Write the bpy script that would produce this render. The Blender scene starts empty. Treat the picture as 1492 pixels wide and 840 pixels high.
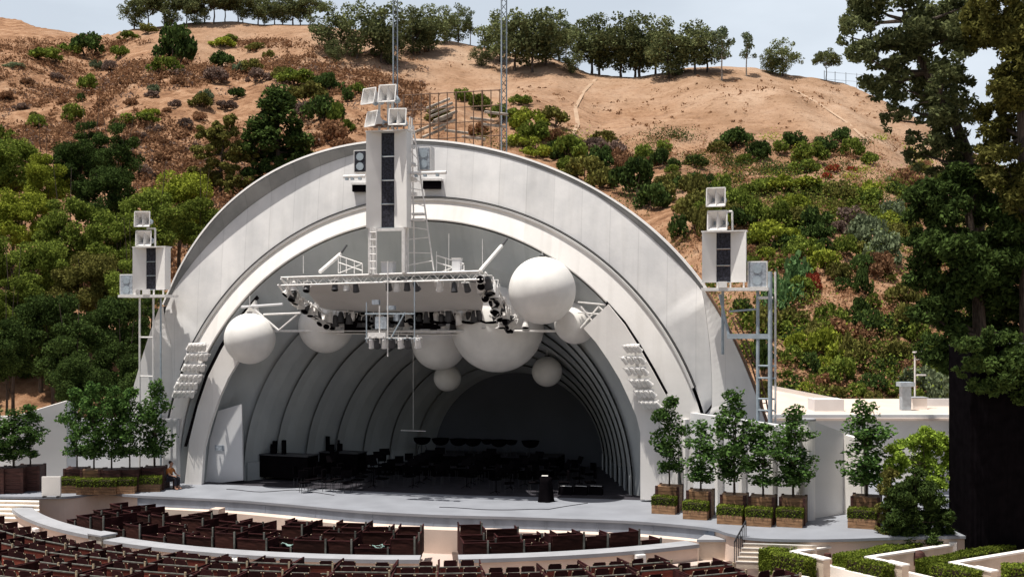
import bpy, math, random
import numpy as np
from mathutils import Vector, Matrix, noise
R_ = math.radians
random.seed(7)
sc = bpy.context.scene
COL = sc.collection

# ------------------------------------------------------------ camera, sky, sun, exposure
F, CX, CY, CZ, PSI, YH = 1700.0, 22.3, -47.13, 7.495, 0.353, 468.7
cam = bpy.data.objects.new('camera', bpy.data.cameras.new('camera'))
COL.objects.link(cam); sc.camera = cam
cam.location = (CX, CY, CZ); cam.rotation_euler = (math.pi/2, 0, PSI)
cam.data.sensor_width = 36; cam.data.lens = F/1492*36
cam.data.shift_y = (YH-420)/1492; cam.data.clip_end = 3000; cam.data.clip_start = .5
fw = Vector((-math.sin(PSI), math.cos(PSI), 0)); rt = Vector((math.cos(PSI), math.sin(PSI), 0))
CAM = Vector((CX, CY, CZ))
sund = (rt*-0.23 - fw*0.12 + Vector((0, 0, .965))).normalized()
w = bpy.data.worlds.new('World'); sc.world = w; w.use_nodes = True
nt = w.node_tree; nt.nodes.clear()
def N(nt, t, **k):
    n = nt.nodes.new(t)
    for a, b in k.items(): setattr(n, a, b)
    return n
out = N(nt, 'ShaderNodeOutputWorld'); bg = N(nt, 'ShaderNodeBackground')
sky = N(nt, 'ShaderNodeTexSky'); sky.sky_type = 'NISHITA'; sky.sun_disc = False
sky.sun_elevation = math.asin(sund.z); sky.sun_rotation = math.atan2(sund.x, sund.y)
sky.dust_density = 4.0; sky.ozone_density = 1.5; sky.air_density = 1.0
bg.inputs['Strength'].default_value = .07
tc = N(nt, 'ShaderNodeTexCoord'); mp = N(nt, 'ShaderNodeMapping'); mp.inputs['Scale'].default_value = (1.6, 1.6, 5.5)
nz = N(nt, 'ShaderNodeTexNoise'); nz.inputs['Scale'].default_value = 1.35; nz.inputs['Detail'].default_value = 6; nz.inputs['Roughness'].default_value = .5
cr = N(nt, 'ShaderNodeValToRGB'); cr.color_ramp.elements[0].position = .44; cr.color_ramp.elements[1].position = .68
cr.color_ramp.elements[0].color = (.66, .66, .66, 1); cr.color_ramp.elements[1].color = (.95, .95, .95, 1)
mx = N(nt, 'ShaderNodeMix', data_type='RGBA'); mx.inputs['B'].default_value = (10.6, 11.6, 12.7, 1)
L = nt.links.new
L(tc.outputs['Generated'], mp.inputs['Vector']); L(mp.outputs['Vector'], nz.inputs['Vector'])
L(nz.outputs['Fac'], cr.inputs['Fac']); 
sz = N(nt, 'ShaderNodeSeparateXYZ'); L(tc.outputs['Generated'], sz.inputs[0])
el = N(nt, 'ShaderNodeMapRange'); el.inputs['From Min'].default_value = .30; el.inputs['From Max'].default_value = .50; el.inputs['To Min'].default_value = 1; el.inputs['To Max'].default_value = .04
L(sz.outputs['Z'], el.inputs['Value']); ml = N(nt, 'ShaderNodeMath', operation='MULTIPLY'); L(cr.outputs['Color'], ml.inputs[0]); L(el.outputs[0], ml.inputs[1]); L(ml.outputs[0], mx.inputs['Factor'])
L(sky.outputs['Color'], mx.inputs['A']); L(mx.outputs['Result'], bg.inputs['Color']); L(bg.outputs[0], out.inputs[0])
sun = bpy.data.objects.new('sun', bpy.data.lights.new('sun', 'SUN')); COL.objects.link(sun)
sun.data.energy = 5.0; sun.data.angle = R_(.53); sun.data.color = (1, .955, .88)
sun.rotation_euler = sund.to_track_quat('Z', 'Y').to_euler(); sun.location = (0, 0, 80)
sc.view_settings.view_transform = 'Standard'; sc.view_settings.look = 'None'; sc.view_settings.gamma = 1
sc.view_settings.exposure = 0.22; sc.view_settings.use_curve_mapping = False

# ------------------------------------------------------------ measuring helpers (real places found from sight lines)
def ray(px, py): return fw + rt*((px-746)/F) + Vector((0, 0, (YH-py)/F))
def az(px, py, z=0): v = ray(px, py); return CAM + v*((z-CZ)/v.z)
def ad(px, py, d): return CAM + ray(px, py)*d
TH = math.atan(.1)
SX = Vector((math.cos(TH), math.sin(TH), 0)); SN = Vector((-math.sin(TH), math.cos(TH), 0))
def S(u, v, z): return SX*u + SN*v + Vector((0, 0, z))
def av(px, py, v):
    r = ray(px, py); t = (v-CAM.dot(SN))/r.dot(SN); q = CAM+r*t
    return (q.dot(SX), v, q.z)
def avw(px, py, v): return S(*av(px, py, v))
def pj(P):
    d = Vector(P)-CAM; D = d.dot(fw)
    if D < .1: return (-9999, -9999, D)
    return (746+F*d.dot(rt)/D, YH-F*d.z/D, D)

# ------------------------------------------------------------ object helpers
ORD = 'first second third fourth fifth sixth seventh eighth ninth tenth eleventh twelfth thirteenth fourteenth fifteenth sixteenth seventeenth eighteenth nineteenth twentieth'.split()
def o_(k):
    k += 1
    if k <= 20: return ORD[k-1]
    tens = {2: 'twenty', 3: 'thirty', 4: 'forty', 5: 'fifty', 6: 'sixty', 7: 'seventy', 8: 'eighty', 9: 'ninety'}
    if k >= 100: return 'hundred and ' + o_(k-101) if k > 100 else 'hundredth'
    if k % 10 == 0: return tens[k//10][:-1]+'ieth'
    return tens[k//10]+'-'+ORD[k % 10-1]
def tag(o, label=None, cat=None, group=None, kind=None):
    if label: o['label'] = label
    if cat: o['category'] = cat
    if group: o['group'] = group
    if kind: o['kind'] = kind
    return o
def empty(name, loc, rz=0, label=None, cat=None, group=None):
    o = bpy.data.objects.new(name, None); COL.objects.link(o); o.empty_display_size = .3
    o.location = loc; o.rotation_euler = (0, 0, rz)
    return tag(o, label, cat, group)
def mesh(name, verts, faces, m, parent=None, smooth=False):
    me = bpy.data.meshes.new(name); me.from_pydata([tuple(v) for v in verts], [], faces)
    if m: me.materials.append(m)
    if smooth: me.polygons.foreach_set('use_smooth', [True]*len(me.polygons))
    me.update()
    o = bpy.data.objects.new(name, me); COL.objects.link(o)
    if parent: o.parent = parent
    return o
class MB:
    def __init__(s): s.v = []; s.f = []
    def add(s, vs, fs):
        b = len(s.v); s.v += [Vector(v) for v in vs]; s.f += [tuple(i+b for i in f) for f in fs]; return s
    def box(s, c, d, rz=0, M=None):
        x, y, z = d[0]/2, d[1]/2, d[2]/2
        vs = [Vector((i*x, j*y, k*z)) for i in (-1, 1) for j in (-1, 1) for k in (-1, 1)]
        Q = M if M else Matrix.Rotation(rz, 3, 'Z')
        return s.add([Q@v+Vector(c) for v in vs], [(0, 1, 3, 2), (4, 6, 7, 5), (0, 4, 5, 1), (2, 3, 7, 6), (0, 2, 6, 4), (1, 5, 7, 3)])
    def bar(s, a, b, r, n=6, r2=None):
        a, b = Vector(a), Vector(b); d = b-a
        if d.length < 1e-5: return s
        q = d.to_track_quat('Z', 'Y'); r2 = r if r2 is None else r2; vs = []
        for P, rr in ((a, r), (b, r2)):
            for i in range(n):
                t = 2*math.pi*(i+.5)/n; vs.append(P+q@Vector((math.cos(t)*rr, math.sin(t)*rr, 0)))
        return s.add(vs, [(i, (i+1) % n, n+(i+1) % n, n+i) for i in range(n)]+[tuple(range(n-1, -1, -1)), tuple(range(n, 2*n))])
    def path(s, pts, rs, n=6):
        for i in range(len(pts)-1): s.bar(pts[i], pts[i+1], rs[i], n, rs[i+1])
        return s
    def prism(s, poly, z0, z1):
        n = len(poly); vs = [(p[0], p[1], z0) for p in poly]+[(p[0], p[1], z1) for p in poly]
        return s.add(vs, [tuple(range(n-1, -1, -1)), tuple(range(n, 2*n))]+[(i, (i+1) % n, n+(i+1) % n, n+i) for i in range(n)])
    def wall(s, a, b, t, z0, za, zb=None):
        a, b = Vector((a[0], a[1], 0)), Vector((b[0], b[1], 0)); zb = za if zb is None else zb
        n = (b-a).cross(Vector((0, 0, 1))).normalized()*t/2; Z = Vector((0, 0, 1))
        vs = [a-n+Z*z0, a+n+Z*z0, b+n+Z*z0, b-n+Z*z0, a-n+Z*za, a+n+Z*za, b+n+Z*zb, b-n+Z*zb]
        return s.add(vs, [(3, 2, 1, 0), (4, 5, 6, 7), (0, 1, 5, 4), (1, 2, 6, 5), (2, 3, 7, 6), (3, 0, 4, 7)])
    def loft(s, curves, closed=False):
        b = len(s.v); n = len(curves[0])
        for c in curves: s.v += [Vector(p) for p in c]
        m = len(curves)
        for k in range(m if closed else m-1):
            for i in range(n-1):
                k2 = (k+1) % m
                s.f.append((b+k*n+i, b+k*n+i+1, b+k2*n+i+1, b+k2*n+i))
        return s
    def sphere(s, c, r, nu=48, nv=28):
        b = len(s.v); c = Vector(c)
        for j in range(nv+1):
            p = math.pi*j/nv
            for i in range(nu):
                t = 2*math.pi*i/nu; s.v.append(c+Vector((math.sin(p)*math.cos(t), math.sin(p)*math.sin(t), math.cos(p)))*r)
        for j in range(nv):
            for i in range(nu): s.f.append((b+j*nu+i, b+(j+1)*nu+i, b+(j+1)*nu+(i+1) % nu, b+j*nu+(i+1) % nu))
        return s
    def build(s, name, m, parent=None, smooth=False):
        return mesh(name, s.v, s.f, m, parent, smooth)
def copy_tree(o, parent=None):
    c = o.copy(); COL.objects.link(c); c.parent = parent
    for ch in CH.get(o, []): copy_tree(ch, c)
    return c
CH = {}
def index(o):
    CH[o] = [c for c in bpy.data.objects if c.parent == o]
    for c in CH[o]: index(c)
    return o
def clear(): pass

# ------------------------------------------------------------ materials
def mat(name, col, rough=.7, nscale=3., namt=.18, col2=None, metal=0, bump=0., bscale=20., stretch=None, spec=.3):
    m = bpy.data.materials.new(name); m.use_nodes = True; t = m.node_tree; p = t.nodes['Principled BSDF']
    p.inputs['Roughness'].default_value = rough; p.inputs['Metallic'].default_value = metal
    p.inputs['Specular IOR Level'].default_value = spec
    tc = N(t, 'ShaderNodeTexCoord'); nz = N(t, 'ShaderNodeTexNoise'); nz.inputs['Scale'].default_value = nscale; nz.inputs['Detail'].default_value = 7
    src = tc.outputs['Object']
    if stretch:
        mp = N(t, 'ShaderNodeMapping'); mp.inputs['Scale'].default_value = stretch; t.links.new(src, mp.inputs['Vector']); src = mp.outputs['Vector']
    t.links.new(src, nz.inputs['Vector'])
    c2 = col2 or tuple(c*(1-namt*1.6) for c in col); c1 = tuple(min(1, c*(1+namt*.5)) for c in col)
    r = N(t, 'ShaderNodeValToRGB'); r.color_ramp.elements[0].position = .36; r.color_ramp.elements[1].position = .64
    r.color_ramp.elements[0].color = (*c2, 1); r.color_ramp.elements[1].color = (*c1, 1)
    t.links.new(nz.outputs['Fac'], r.inputs['Fac']); t.links.new(r.outputs['Color'], p.inputs['Base Color'])
    if bump:
        n2 = N(t, 'ShaderNodeTexNoise'); n2.inputs['Scale'].default_value = bscale; n2.inputs['Detail'].default_value = 5
        b = N(t, 'ShaderNodeBump'); b.inputs['Strength'].default_value = bump; b.inputs['Distance'].default_value = .05
        t.links.new(tc.outputs['Object'], n2.inputs['Vector']); t.links.new(n2.outputs['Fac'], b.inputs['Height']); t.links.new(b.outputs['Normal'], p.inputs['Normal'])
    return m
def shell_mat(name, base, stain, seams=True, amt=.32):
    """painted concrete: radial formwork seams, ring joint, blotchy weather stains"""
    m = bpy.data.materials.new(name); m.use_nodes = True; t = m.node_tree; p = t.nodes['Principled BSDF']; l = t.links.new
    p.inputs['Roughness'].default_value = .75; p.inputs['Specular IOR Level'].default_value = .2
    tc = N(t, 'ShaderNodeTexCoord')
    n1 = N(t, 'ShaderNodeTexNoise'); n1.inputs['Scale'].default_value = .45; n1.inputs['Detail'].default_value = 8; n1.inputs['Roughness'].default_value = .6
    l(tc.outputs['Object'], n1.inputs['Vector'])
    r = N(t, 'ShaderNodeValToRGB'); r.color_ramp.elements[0].position = .38; r.color_ramp.elements[1].position = .62
    r.color_ramp.elements[0].color = (*stain, 1); r.color_ramp.elements[1].color = (*base, 1); l(n1.outputs['Fac'], r.inputs['Fac'])
    col = r.outputs['Color']
    sx = N(t, 'ShaderNodeSeparateXYZ'); l(tc.outputs['Object'], sx.inputs[0])
    at = N(t, 'ShaderNodeMath', operation='ARCTAN2'); l(sx.outputs['Z'], at.inputs[0]); l(sx.outputs['X'], at.inputs[1])
    mu = N(t, 'ShaderNodeMath', operation='MULTIPLY'); l(sx.outputs['X'], mu.inputs[0]); mu.inputs[1].default_value = .82
    # panel to panel tone differences
    fl = N(t, 'ShaderNodeMath', operation='FLOOR'); l(mu.outputs[0], fl.inputs[0])
    wn = N(t, 'ShaderNodeTexWhiteNoise', noise_dimensions='1D'); l(fl.outputs[0], wn.inputs['W'])
    mr = N(t, 'ShaderNodeMapRange'); mr.inputs['To Min'].default_value = .93; mr.inputs['To Max'].default_value = 1.03; l(wn.outputs['Value'], mr.inputs['Value'])
    mm = N(t, 'ShaderNodeMix', data_type='RGBA', blend_type='MULTIPLY'); mm.inputs['Factor'].default_value = 1
    l(col, mm.inputs['A']); l(mr.outputs[0], mm.inputs['B']); col = mm.outputs['Result']
    if seams:
        fr = N(t, 'ShaderNodeMath', operation='FRACT'); l(mu.outputs[0], fr.inputs[0])
        lt = N(t, 'ShaderNodeMath', operation='LESS_THAN'); l(fr.outputs[0], lt.inputs[0]); lt.inputs[1].default_value = .03
        ms = N(t, 'ShaderNodeMath', operation='MULTIPLY'); l(lt.outputs[0], ms.inputs[0]); ms.inputs[1].default_value = amt
        m2 = N(t, 'ShaderNodeMix', data_type='RGBA', blend_type='MULTIPLY'); m2.inputs['B'].default_value = (.62, .62, .62, 1)
        l(ms.outputs[0], m2.inputs['Factor']); l(col, m2.inputs['A']); col = m2.outputs['Result']
    # rain streaks
    mp = N(t, 'ShaderNodeMapping'); mp.inputs['Scale'].default_value = (2.6, 1, .16); ns = N(t, 'ShaderNodeTexNoise'); ns.inputs['Scale'].default_value = 1.2; ns.inputs['Detail'].default_value = 6
    l(tc.outputs['Object'], mp.inputs['Vector']); l(mp.outputs[0], ns.inputs['Vector'])
    rs_ = N(t, 'ShaderNodeValToRGB'); rs_.color_ramp.elements[0].position = .34; rs_.color_ramp.elements[1].position = .5; rs_.color_ramp.elements[0].color = (.80, .795, .78, 1); rs_.color_ramp.elements[1].color = (1, 1, 1, 1)
    l(ns.outputs['Fac'], rs_.inputs['Fac']); m3 = N(t, 'ShaderNodeMix', data_type='RGBA', blend_type='MULTIPLY'); m3.inputs['Factor'].default_value = .28; l(col, m3.inputs['A']); l(rs_.outputs['Color'], m3.inputs['B']); col = m3.outputs['Result']
    l(col, p.inputs['Base Color'])
    n2 = N(t, 'ShaderNodeTexNoise'); n2.inputs['Scale'].default_value = 9; n2.inputs['Detail'].default_value = 4; l(tc.outputs['Object'], n2.inputs['Vector'])
    b = N(t, 'ShaderNodeBump'); b.inputs['Strength'].default_value = .12; b.inputs['Distance'].default_value = .03; l(n2.outputs['Fac'], b.inputs['Height']); l(b.outputs[0], p.inputs['Normal'])
    return m
def leaf_mat(name, c1, c2, tr=.25):
    m = bpy.data.materials.new(name); m.use_nodes = True; t = m.node_tree; l = t.links.new; t.nodes.clear()
    o = N(t, 'ShaderNodeOutputMaterial'); g = N(t, 'ShaderNodeNewGeometry'); tc = N(t, 'ShaderNodeTexCoord')
    nz = N(t, 'ShaderNodeTexNoise'); nz.inputs['Scale'].default_value = .9; nz.inputs['Detail'].default_value = 3; l(tc.outputs['Object'], nz.inputs['Vector'])
    ad_ = N(t, 'ShaderNodeMath', operation='ADD'); l(g.outputs['Random Per Island'], ad_.inputs[0]); l(nz.outputs['Fac'], ad_.inputs[1])
    r = N(t, 'ShaderNodeValToRGB'); r.color_ramp.elements[0].position = .55; r.color_ramp.elements[1].position = 1.25/1.3
    mp = N(t, 'ShaderNodeMapRange'); mp.inputs['From Max'].default_value = 1.6; l(ad_.outputs[0], mp.inputs['Value'])
    r.color_ramp.elements[0].position = .25; r.color_ramp.elements[1].position = .85
    r.color_ramp.elements[0].color = (*c1, 1); r.color_ramp.elements[1].color = (*c2, 1); l(mp.outputs[0], r.inputs['Fac'])
    oi = N(t, 'ShaderNodeObjectInfo'); hs = N(t, 'ShaderNodeHueSaturation'); mv = N(t, 'ShaderNodeMapRange'); mv.inputs['To Min'].default_value = .75; mv.inputs['To Max'].default_value = 1.25
    l(oi.outputs['Random'], mv.inputs['Value']); l(mv.outputs[0], hs.inputs['Value']); l(r.outputs['Color'], hs.inputs['Color'])
    d = N(t, 'ShaderNodeBsdfDiffuse'); tl = N(t, 'ShaderNodeBsdfTranslucent'); mx = N(t, 'ShaderNodeMixShader'); mx.inputs[0].default_value = tr
    l(hs.outputs[0], d.inputs['Color']); l(hs.outputs[0], tl.inputs['Color']); l(d.outputs[0], mx.inputs[1]); l(tl.outputs[0], mx.inputs[2]); l(mx.outputs[0], o.inputs[0])
    return m
M = dict(
 shell=shell_mat('shell_band', (.80, .785, .775), (.64, .635, .635)),
 lip=shell_mat('shell_lip', (.85, .82, .79), (.79, .76, .73), seams=False),
 rim=shell_mat('shell_rim_shade', (.34, .34, .335), (.22, .225, .225)),  # weathered grey, darkened further so the colour holds the rim's shade
 wing=shell_mat('shell_wing', (.82, .80, .78), (.73, .71, .70), amt=.15),
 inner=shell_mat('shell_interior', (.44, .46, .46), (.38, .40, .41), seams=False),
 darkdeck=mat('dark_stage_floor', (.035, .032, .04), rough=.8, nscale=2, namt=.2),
 backw=mat('back_wall_shade', (.07, .075, .09), nscale=.4, namt=.08),  # near-black colour stands in for the deep shade at the back
 roofm=mat('shell_roof', (.45, .44, .42), nscale=.5),
 white=mat('white_paint', (.82, .80, .78), nscale=.8, namt=.05, bump=.05),
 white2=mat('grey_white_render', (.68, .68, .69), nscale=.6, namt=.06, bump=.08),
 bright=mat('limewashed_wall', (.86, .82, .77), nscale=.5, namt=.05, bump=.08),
 wmetal=mat('white_painted_steel', (.78, .76, .74), rough=.45, nscale=6, namt=.08),
 gmetal=mat('blue_grey_steel', (.36, .42, .47), rough=.5, nscale=5, namt=.1),
 dmetal=mat('dark_steel', (.06, .06, .065), rough=.5),
 rust=mat('rusty_steel', (.20, .12, .08), rough=.8, nscale=8),
 yellow=mat('yellow_pipe', (.55, .42, .08), rough=.5),
 black=mat('matt_black', (.006, .005, .006), rough=1, spec=0),
 grille=mat('speaker_grille', (.035, .035, .05), rough=.6, nscale=14, namt=.5),
 pgrille=mat('pale_speaker_grille', (.36, .40, .45), rough=.6, nscale=10, namt=.2),
 sphere=mat('fibreglass', (.82, .80, .77), rough=.6, nscale=1.1, namt=.07, spec=.15),
 canopy=mat('canopy_skin', (.52, .50, .48), rough=.7, nscale=.6, namt=.06),
 deck=mat('stage_deck', (.255, .268, .30), rough=.6, nscale=.7, namt=.08, bump=.03),
 riser=mat('stage_fascia', (.20, .235, .29), rough=.6, nscale=2, namt=.12, stretch=(1, 1, .3)),
 beige=mat('beige_plaster', (.70, .56, .47), nscale=.8, namt=.06, bump=.1),
 conc=mat('concrete', (.60, .56, .50), nscale=1.4, namt=.14, bump=.15),
 coping=mat('coping_stone', (.33, .335, .355), nscale=1.2, namt=.07, bump=.05),
 post=mat('weathered_post', (.45, .42, .36), nscale=6, namt=.25),
 tan=mat('sun_bleached_concrete', (.66, .55, .44), nscale=1.2, namt=.15, bump=.2),
 pave=mat('paving', (.52, .42, .37), nscale=.6, namt=.12, bump=.08),
 redwood=mat('maroon_wood', (.20, .052, .036), rough=.8, spec=.1, nscale=2.5, namt=.35, stretch=(1, 1, 6)),
 redwood2=mat('deep_maroon_wood', (.050, .019, .015), rough=.85, spec=.1, nscale=2.5, namt=.35, stretch=(1, 1, 6)),
 dkwood=mat('dark_maroon_wood', (.045, .014, .014), rough=.9, spec=.1, nscale=3, namt=.3),
 caprail=mat('weathered_cap_rail', (.15, .15, .13), nscale=5, namt=.3),
 chairc=mat('tan_chair_frame', (.50, .40, .27), nscale=9, namt=.3),
 crate=mat('planter_timber', (.34, .19, .10), nscale=3, namt=.3, stretch=(1, 1, 7)),
 crated=mat('dark_planter_timber', (.075, .030, .024), nscale=3, namt=.3, stretch=(1, 1, 5)),
 soil=mat('soil', (.04, .025, .018)),
 bark=mat('bark', (.085, .06, .045), nscale=5, namt=.4, bump=.5, stretch=(3, 3, .6)),
 barkp=mat('pale_bark', (.42, .36, .30), nscale=3, namt=.3),
 floord=mat('dark_seating_floor', (.09, .06, .05), nscale=1.5, namt=.3),
 bowlm=mat('bench_rows', (.075, .055, .035), nscale=.3, namt=.3, col2=(.03, .045, .018)),
 ground=mat('dry_ground', (.33, .24, .16), nscale=.2),
 asphalt=mat('road', (.38, .34, .31), nscale=.5),
 skin=mat('skin', (.42, .23, .16)), shirt=mat('orange_shirt', (.45, .16, .04)), jeans=mat('dark_trousers', (.02, .02, .03)),
 hairm=mat('hair', (.02, .013, .01)), blue=mat('blue_cloth', (.02, .08, .38)), redc=mat('red_cloth', (.5, .04, .03)),
 greyhair=mat('grey_hair', (.22, .18, .15)), teal=mat('pale_teal_cloth', (.22, .34, .31)),
)
LM = dict(
 dark=leaf_mat('leaf_dark', (.014, .025, .010), (.085, .13, .034)),
 mid=leaf_mat('leaf_mid', (.038, .062, .012), (.21, .26, .048)),
 light=leaf_mat('leaf_light', (.08, .11, .014), (.35, .39, .055)),
 lime=leaf_mat('leaf_lime', (.09, .15, .018), (.34, .46, .07)),
 olive=leaf_mat('leaf_olive', (.050, .052, .014), (.21, .20, .055)),
 pine=leaf_mat('leaf_pine', (.040, .052, .022), (.19, .21, .09)),
 grey=leaf_mat('leaf_greygreen', (.06, .08, .045), (.21, .25, .14)),
 brown=leaf_mat('leaf_brown', (.12, .06, .032), (.34, .19, .105)),
 purple=leaf_mat('leaf_purple', (.09, .06, .05), (.25, .18, .145)),
 red=leaf_mat('leaf_red', (.18, .03, .02), (.40, .09, .05)),
 citrus=leaf_mat('leaf_glossy', (.014, .036, .014), (.11, .20, .05)),
 hedge=leaf_mat('leaf_hedge', (.035, .060, .010), (.19, .235, .035)),
 fern=leaf_mat('leaf_fern', (.07, .14, .05), (.20, .34, .13)),
)

# ------------------------------------------------------------ ground, terrain
def ipol(xs, ys, x):
    return float(np.interp(x, xs, ys))
RX = [-500, -200, 0, 30, 55, 115, 150, 190, 250, 300, 380, 460, 540, 600, 660, 720, 760, 800, 860, 920, 1000, 1100, 1180, 1230, 1280, 1340, 1400, 1500, 1700, 2000]
RY = [60, 40, 24, 27, 36, 50, 55, 44, 35, 30, 30, 36, 50, 62, 62, 75, 84, 86, 108, 112, 98, 98, 110, 118, 138, 168, 205, 260, 330, 380]
DR = [300, 290, 285, 280, 275, 265, 250, 235, 235, 235, 235, 235, 225, 220, 220, 220, 215, 215, 205, 200, 200, 200, 195, 195, 190, 185, 180, 170, 165, 165]
def hz(px, d):
    yr, dr = ipol(RX, RY, px), ipol(RX, DR, px)
    zr = CZ+dr*(YH-yr)/F; d0 = 76
    t = (d-d0)/(dr-d0)
    if t < 0: return -1.5
    P = ad(px, 0, d)
    nzv = noise.fractal(Vector((P.x*.022, P.y*.022, 0)), 1., 2., 5)
    gull = noise.fractal(Vector((P.x*.06+P.y*.02, P.y*.012, 3)), 1., 2., 3)
    if t <= 1: z = -1.5+(zr+1.5)*(t**.93)
    else: z = zr-(d-dr)*.35*min(1, (t-1)*6)
    return z+(nzv*3.0+gull*2.4)*min(1, t*4)*(.25+.75*min(1, abs(1-t)*5))
def hill(px, py):
    """the point of the slope seen along a sight line"""
    dr = ipol(RX, DR, px); d = 78.
    while d < dr+4:
        P = ad(px, py, d)
        if P.z <= hz(px, d): return P, d
        d += .6
    return Vector((*ad(px, 0, dr).xy, hz(px, dr))), dr
gx = list(range(-500, 2001, 9)); gt = [76+(1-math.cos(math.pi/2*i/170))*0+i*1.35 for i in range(190)]
V = [(*ad(x, 0, d).xy, hz(x, d)) for d in gt for x in gx]; nx = len(gx)
Fc = [(j*nx+i, j*nx+i+1, (j+1)*nx+i+1, (j+1)*nx+i) for j in range(len(gt)-1) for i in range(nx-1)]
tm = bpy.data.materials.new('dry_hillside'); tm.use_nodes = True
def hill_nodes(t):
    p = t.nodes['Principled BSDF']; l = t.links.new; p.inputs['Roughness'].default_value = .95; p.inputs['Specular IOR Level'].default_value = .05
    tc = N(t, 'ShaderNodeTexCoord')
    def nz_(s, d=6, r=.6):
        n = N(t, 'ShaderNodeTexNoise'); n.inputs['Scale'].default_value = s; n.inputs['Detail'].default_value = d; n.inputs['Roughness'].default_value = r
        l(tc.outputs['Object'], n.inputs['Vector']); return n.outputs['Fac']
    def ramp(f, *st):
        r = N(t, 'ShaderNodeValToRGB'); e = r.color_ramp.elements
        while len(e) < len(st): e.new(.5)
        for k, (ps, c) in enumerate(st): e[k].position = ps; e[k].color = (*c, 1)
        l(f, r.inputs['Fac']); return r.outputs['Color']
    bare = ramp(nz_(.12), (.33, (.27, .165, .10)), (.5, (.36, .235, .155)), (.66, (.43, .30, .21)))
    scrub = ramp(nz_(.35, 9, .75), (.33, (.12, .065, .04)), (.46, (.25, .135, .075)), (.57, (.36, .215, .13)), (.72, (.44, .30, .20)))
    sx = N(t, 'ShaderNodeSeparateXYZ'); l(tc.outputs['Object'], sx.inputs[0])
    # brushy lower and left slopes against the scraped upper right slope
    a = N(t, 'ShaderNodeMath', operation='MULTIPLY_ADD'); l(sx.outputs['Z'], a.inputs[0]); a.inputs[1].default_value = .06; a.inputs[2].default_value = -2.55
    b = N(t, 'ShaderNodeMath', operation='MULTIPLY_ADD'); l(sx.outputs['X'], b.inputs[0]); b.inputs[1].default_value = .018; l(a.outputs[0], b.inputs[2])
    c = N(t, 'ShaderNodeMath', operation='MULTIPLY_ADD'); l(nz_(.05, 4), c.inputs[0]); c.inputs[1].default_value = 2.6; l(b.outputs[0], c.inputs[2])
    c.use_clamp = True
    mx = N(t, 'ShaderNodeMix', data_type='RGBA'); l(c.outputs[0], mx.inputs['Factor']); l(scrub, mx.inputs['A']); l(bare, mx.inputs['B'])
    sp = ramp(nz_(1.3, 6, .7), (.36, (.55, .5, .45)), (.46, (1, 1, 1)))
    m2 = N(t, 'ShaderNodeMix', data_type='RGBA', blend_type='MULTIPLY'); m2.inputs['Factor'].default_value = .8; l(mx.outputs['Result'], m2.inputs['A']); l(sp, m2.inputs['B'])
    l(m2.outputs['Result'], p.inputs['Base Color'])
    bp = N(t, 'ShaderNodeBump'); bp.inputs['Strength'].default_value = .8; bp.inputs['Distance'].default_value = .7; l(nz_(.6, 8, .7), bp.inputs['Height']); l(bp.outputs[0], p.inputs['Normal'])
hill_nodes(tm.node_tree)
tag(mesh('hillside', V, Fc, tm, smooth=True), kind='structure')
tag(MB().prism([(-900, -900), (900, -900), (900, 1500), (-900, 1500)], -1.9, -1.6).build('ground', M['ground']), kind='structure')

# ------------------------------------------------------------ stage platform, pool circle, promenade, steps
PC = Vector((-1.4, 7.2, 0))                       # centre the curved walls and the seat rows share
def arc(R, a0, a1, n=60):
    return [(PC.x+R*math.cos(R_(a0+(a1-a0)*i/n)), PC.y+R*math.sin(R_(a0+(a1-a0)*i/n))) for i in range(n+1)]
def ang(P): return math.degrees(math.atan2(P[1]-PC.y, P[0]-PC.x))
edge = [az(px, py) for px, py in ((-260, 722), (-60, 722), (60, 723), (105, 722), (150, 717), (200, 721), (330, 727), (420, 734), (520, 743), (630, 749), (740, 752), (830, 755), (930, 759), (1030, 768), (1060, 776), (1100, 783), (1175, 785), (1240, 784), (1300, 782), (1420, 780), (1560, 780))]
edge = [(p.x, p.y) for p in edge]
def smoothpoly(ps, n=5):
    o = []
    for i in range(len(ps)-1):
        p0, p1, p2, p3 = [Vector(ps[min(max(k, 0), len(ps)-1)]) for k in (i-1, i, i+1, i+2)]
        for j in range(n):
            t = j/n; o.append(tuple(.5*((2*p1)+(p2-p0)*t+(2*p0-5*p1+4*p2-p3)*t*t+(3*p1-p0-3*p2+p3)*t**3)))
    return o+[tuple(ps[-1])]
edge = smoothpoly(edge)
def edge_y(x):
    xs = [p[0] for p in edge]; ys = [p[1] for p in edge]
    return float(np.interp(x, xs, ys))
stage = empty('stage', (0, 0, 0), 0, 'wide pale grey stage floor running out in front of the white shell', 'stage')
back = [(edge[-1][0], 14), (edge[0][0], 14)]
MB().prism(edge+back, -.10, 0).build('deck', M['deck'], stage)
i0 = next(i for i, p in enumerate(edge) if pj((p[0], p[1], 0))[0] > 198); i1 = next(i for i, p in enumerate(edge) if pj((p[0], p[1], 0))[0] > 1032)
def inset(ps, d): return [(p[0], p[1]+d) for p in ps]
fa = edge[i0:i1+1]
m = MB(); e2 = inset(fa, .06)
m.loft([[(x, y, -.1) for x, y in e2], [(x, y-.02, -.48) for x, y in e2]])
for k in range(0, len(e2), 4):
    x, y = e2[k]; m.box((x, y-.012, -.29), (.03, .03, .37))
m.build('fascia', M['riser'], stage)
fb = edge[:i0+1]+[(fa[0][0], fa[0][1])]; MB().loft([[(x, y+.12, -.1) for x, y in edge], [(x, y+.12, -1.5) for x, y in edge]]).build('foundation', M['beige'], stage)
led = [(x, y-.38-.25*max(0, math.sin((i-0)/max(1, len(fa)-1)*math.pi))) for i, (x, y) in enumerate(fa)]
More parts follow.
